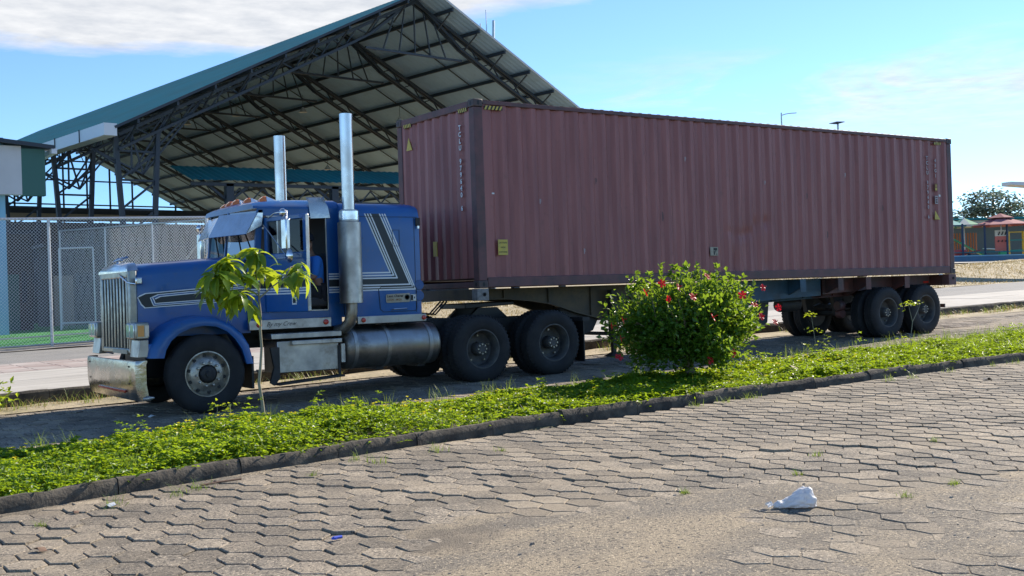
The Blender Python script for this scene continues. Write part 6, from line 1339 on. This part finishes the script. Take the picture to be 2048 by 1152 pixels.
def scrap(x, y, s, mat, name, lab, cat, group=None, z=None):
    zz = (float(settle(x, y))+.006) if z is None else z; a = random.uniform(0, 6.28); v = []
    for (p, q, h) in ((-1, -.6, 0), (.2, -.8, .35), (1, -.3, .05), (.8, .6, .3), (-.1, .4, .55), (-.9, .5, .1)): v.append((x+s*(p*math.cos(a)-q*math.sin(a)), y+s*(p*math.sin(a)+q*math.cos(a)), zz+s*h))
    v += [(p[0], p[1], p[2]-.003) for p in v]
    o = MB().add(v, [(0, 1, 4, 5), (1, 2, 3, 4), (11, 10, 7, 6), (10, 9, 8, 7), (0, 6, 7, 1), (1, 7, 8, 2), (2, 8, 9, 3), (3, 9, 10, 4), (4, 10, 11, 5), (5, 11, 6, 0)]).build(name, mat); fix_normals(o); tag(o, lab, cat, group); return o
scrap(9.6, -.35, .10, M['paper'], 'paper_scrap', 'white paper scrap on the shaded road by the foremost trailer tyre', 'paper', 'paper scraps on the truck road'); scrap(10.55, .05, .07, M['paper'], 'paper_scrap', 'smaller white scrap beside the trailer tyre', 'paper', 'paper scraps on the truck road'); scrap(-4.9, .35, .05, M['paper'], 'paper_scrap', 'tiny white scrap on the road ahead of the front tyre', 'paper', 'paper scraps on the truck road')
scrap(2.15, -4.2, .085, M['dead_leaf'], 'dead_leaf', 'curled brown dead leaf on the ground cover right of the bush', 'leaf', z=float(gz(2.15))+.20); scrap(-6.98, -5.6, .05, M['paper'], 'paper_scrap', 'white scrap at the foot of the near kerb', 'paper', 'scraps by the near kerb'); scrap(-7.25, -5.65, .03, M['dead_leaf'], 'dead_leaf', 'brown leaf at the foot of the near kerb', 'leaf')
scrap(-7.72, -6.75, .045, M['dead_leaf'], 'dead_leaf', 'dry torn leaf on the paving at the lower left', 'leaf'); scrap(3.6, -6.1, .06, M['stone'], 'dark_rag', 'dark flat rag on the paving at the right', 'rag')
tk_ = MB(); tk_.tube([(-6.2, -5.33, float(gz(-6.2))+.02), (-6.05, -5.31, float(gz(-6))+.02), (-5.85, -5.30, float(gz(-6))+.02)], .008, 6); tag(tk_.build('stick', M['dead_leaf']), 'thin reddish stick lying along the near kerb', 'stick')
# small tufts in the paving joints: things one can count
tufts = [(-2.92, -9.60, 'small weed tuft behind the plastic bag'), (-2.34, -9.58, 'taller weed tuft furthest to the right of the bag'), (-3.78, -8.42, 'faint weed tuft on the sand left of the bag'), (-.78, -8.35, 'weed tuft on the sand near the dark rut'), (-2.0, -8.1, 'weed tuft at the end of the dark rut'), (-7.55, -5.95, 'spreading weed tuft near the kerb at the left'), (-5.35, -5.6, 'yellow green weed tuft among the blocks by the kerb'), (-3.55, -5.75, 'weed tuft on the blocks below the kerb middle'), (-2.75, -8.55, 'thin dark weed tuft in the sand')]
for (x, y, lab) in tufts:
    n = 34; pts = np.stack([RNG.normal(x, .022, n), RNG.normal(y, .022, n), np.full(n, float(settle(x, y))-.003)], 1); V, F = blades(pts, RNG.uniform(.03, .085, n), RNG.uniform(.5, 1.4, n), RNG.uniform(.003, .006, n)); tag(mesh_obj('weed_tuft', V, F, M['grass_leaf']), lab, 'weed', 'weed tufts in the paving')
# leafy weed at the left edge of the far verge
n = 160; pts = np.stack([RNG.normal(-6.35, .12, n), RNG.normal(3.0, .10, n), np.full(n, 0.0)+RNG.uniform(-.05, .35, n)], 1); L = RNG.uniform(.07, .14, n); V, F = leaf_cloud(pts, np.stack([RNG.normal(0, 1, n), RNG.normal(0, 1, n), RNG.normal(.4, .4, n)], 1), L, L*.5); lw = empty('leafy_weed', (-6.35, 3.0, -.1), 'bright leafy weed in the verge at the left edge', 'weed'); mesh_obj('leaves', V, F, M['sapling_leaf'], lw)['kind'] = 'stuff'
# loose stones on the sand
st_m = MB()
for k in range(520):
    x = random.uniform(-8, 1.5); y = random.uniform(-12.2, -7.6); s = random.uniform(.003, .009) if random.random() < .96 else random.uniform(.009, .018); z = float(np.maximum(sand_z(np.array(x), np.array(y)), settle(x, y)-.004)); v = [(x+s*random.uniform(.7, 1.2)*a, y+s*random.uniform(.7, 1.2)*b, z+s*c) for a, b, c in ((-1, -.7, -.2), (1, -.8, -.2), (.9, .8, -.2), (-.8, .9, -.2), (-.5, -.5, .7), (.5, -.4, .8), (.4, .5, .7), (-.5, .4, .6))]; st_m.hexa(v)
so = st_m.build('pebbles', M['stone']); tag(so, 'loose pebbles scattered over the sandy paving', 'pebbles', kind='stuff')
clods = MB()
for k in range(60):
    t = random.random(); x = -2.2+2.3*t+random.gauss(0, .05); y = -8.25-.27*(x+1.0)-.1+random.gauss(0, .035); s = random.uniform(.008, .022); z = float(sand_z(np.array(x), np.array(y)))
    clods.hexa([(x+s*a*random.uniform(.7, 1.2), y+s*b, z+s*c) for a, b, c in ((-1, -.7, -.2), (1, -.8, -.2), (.9, .8, -.2), (-.8, .9, -.2), (-.5, -.5, .7), (.5, -.4, .8), (.4, .5, .7), (-.5, .4, .6))])
tag(clods.build('mud_clods', M['soil']), 'dark mud clods along the tyre rut', 'mud', kind='stuff')
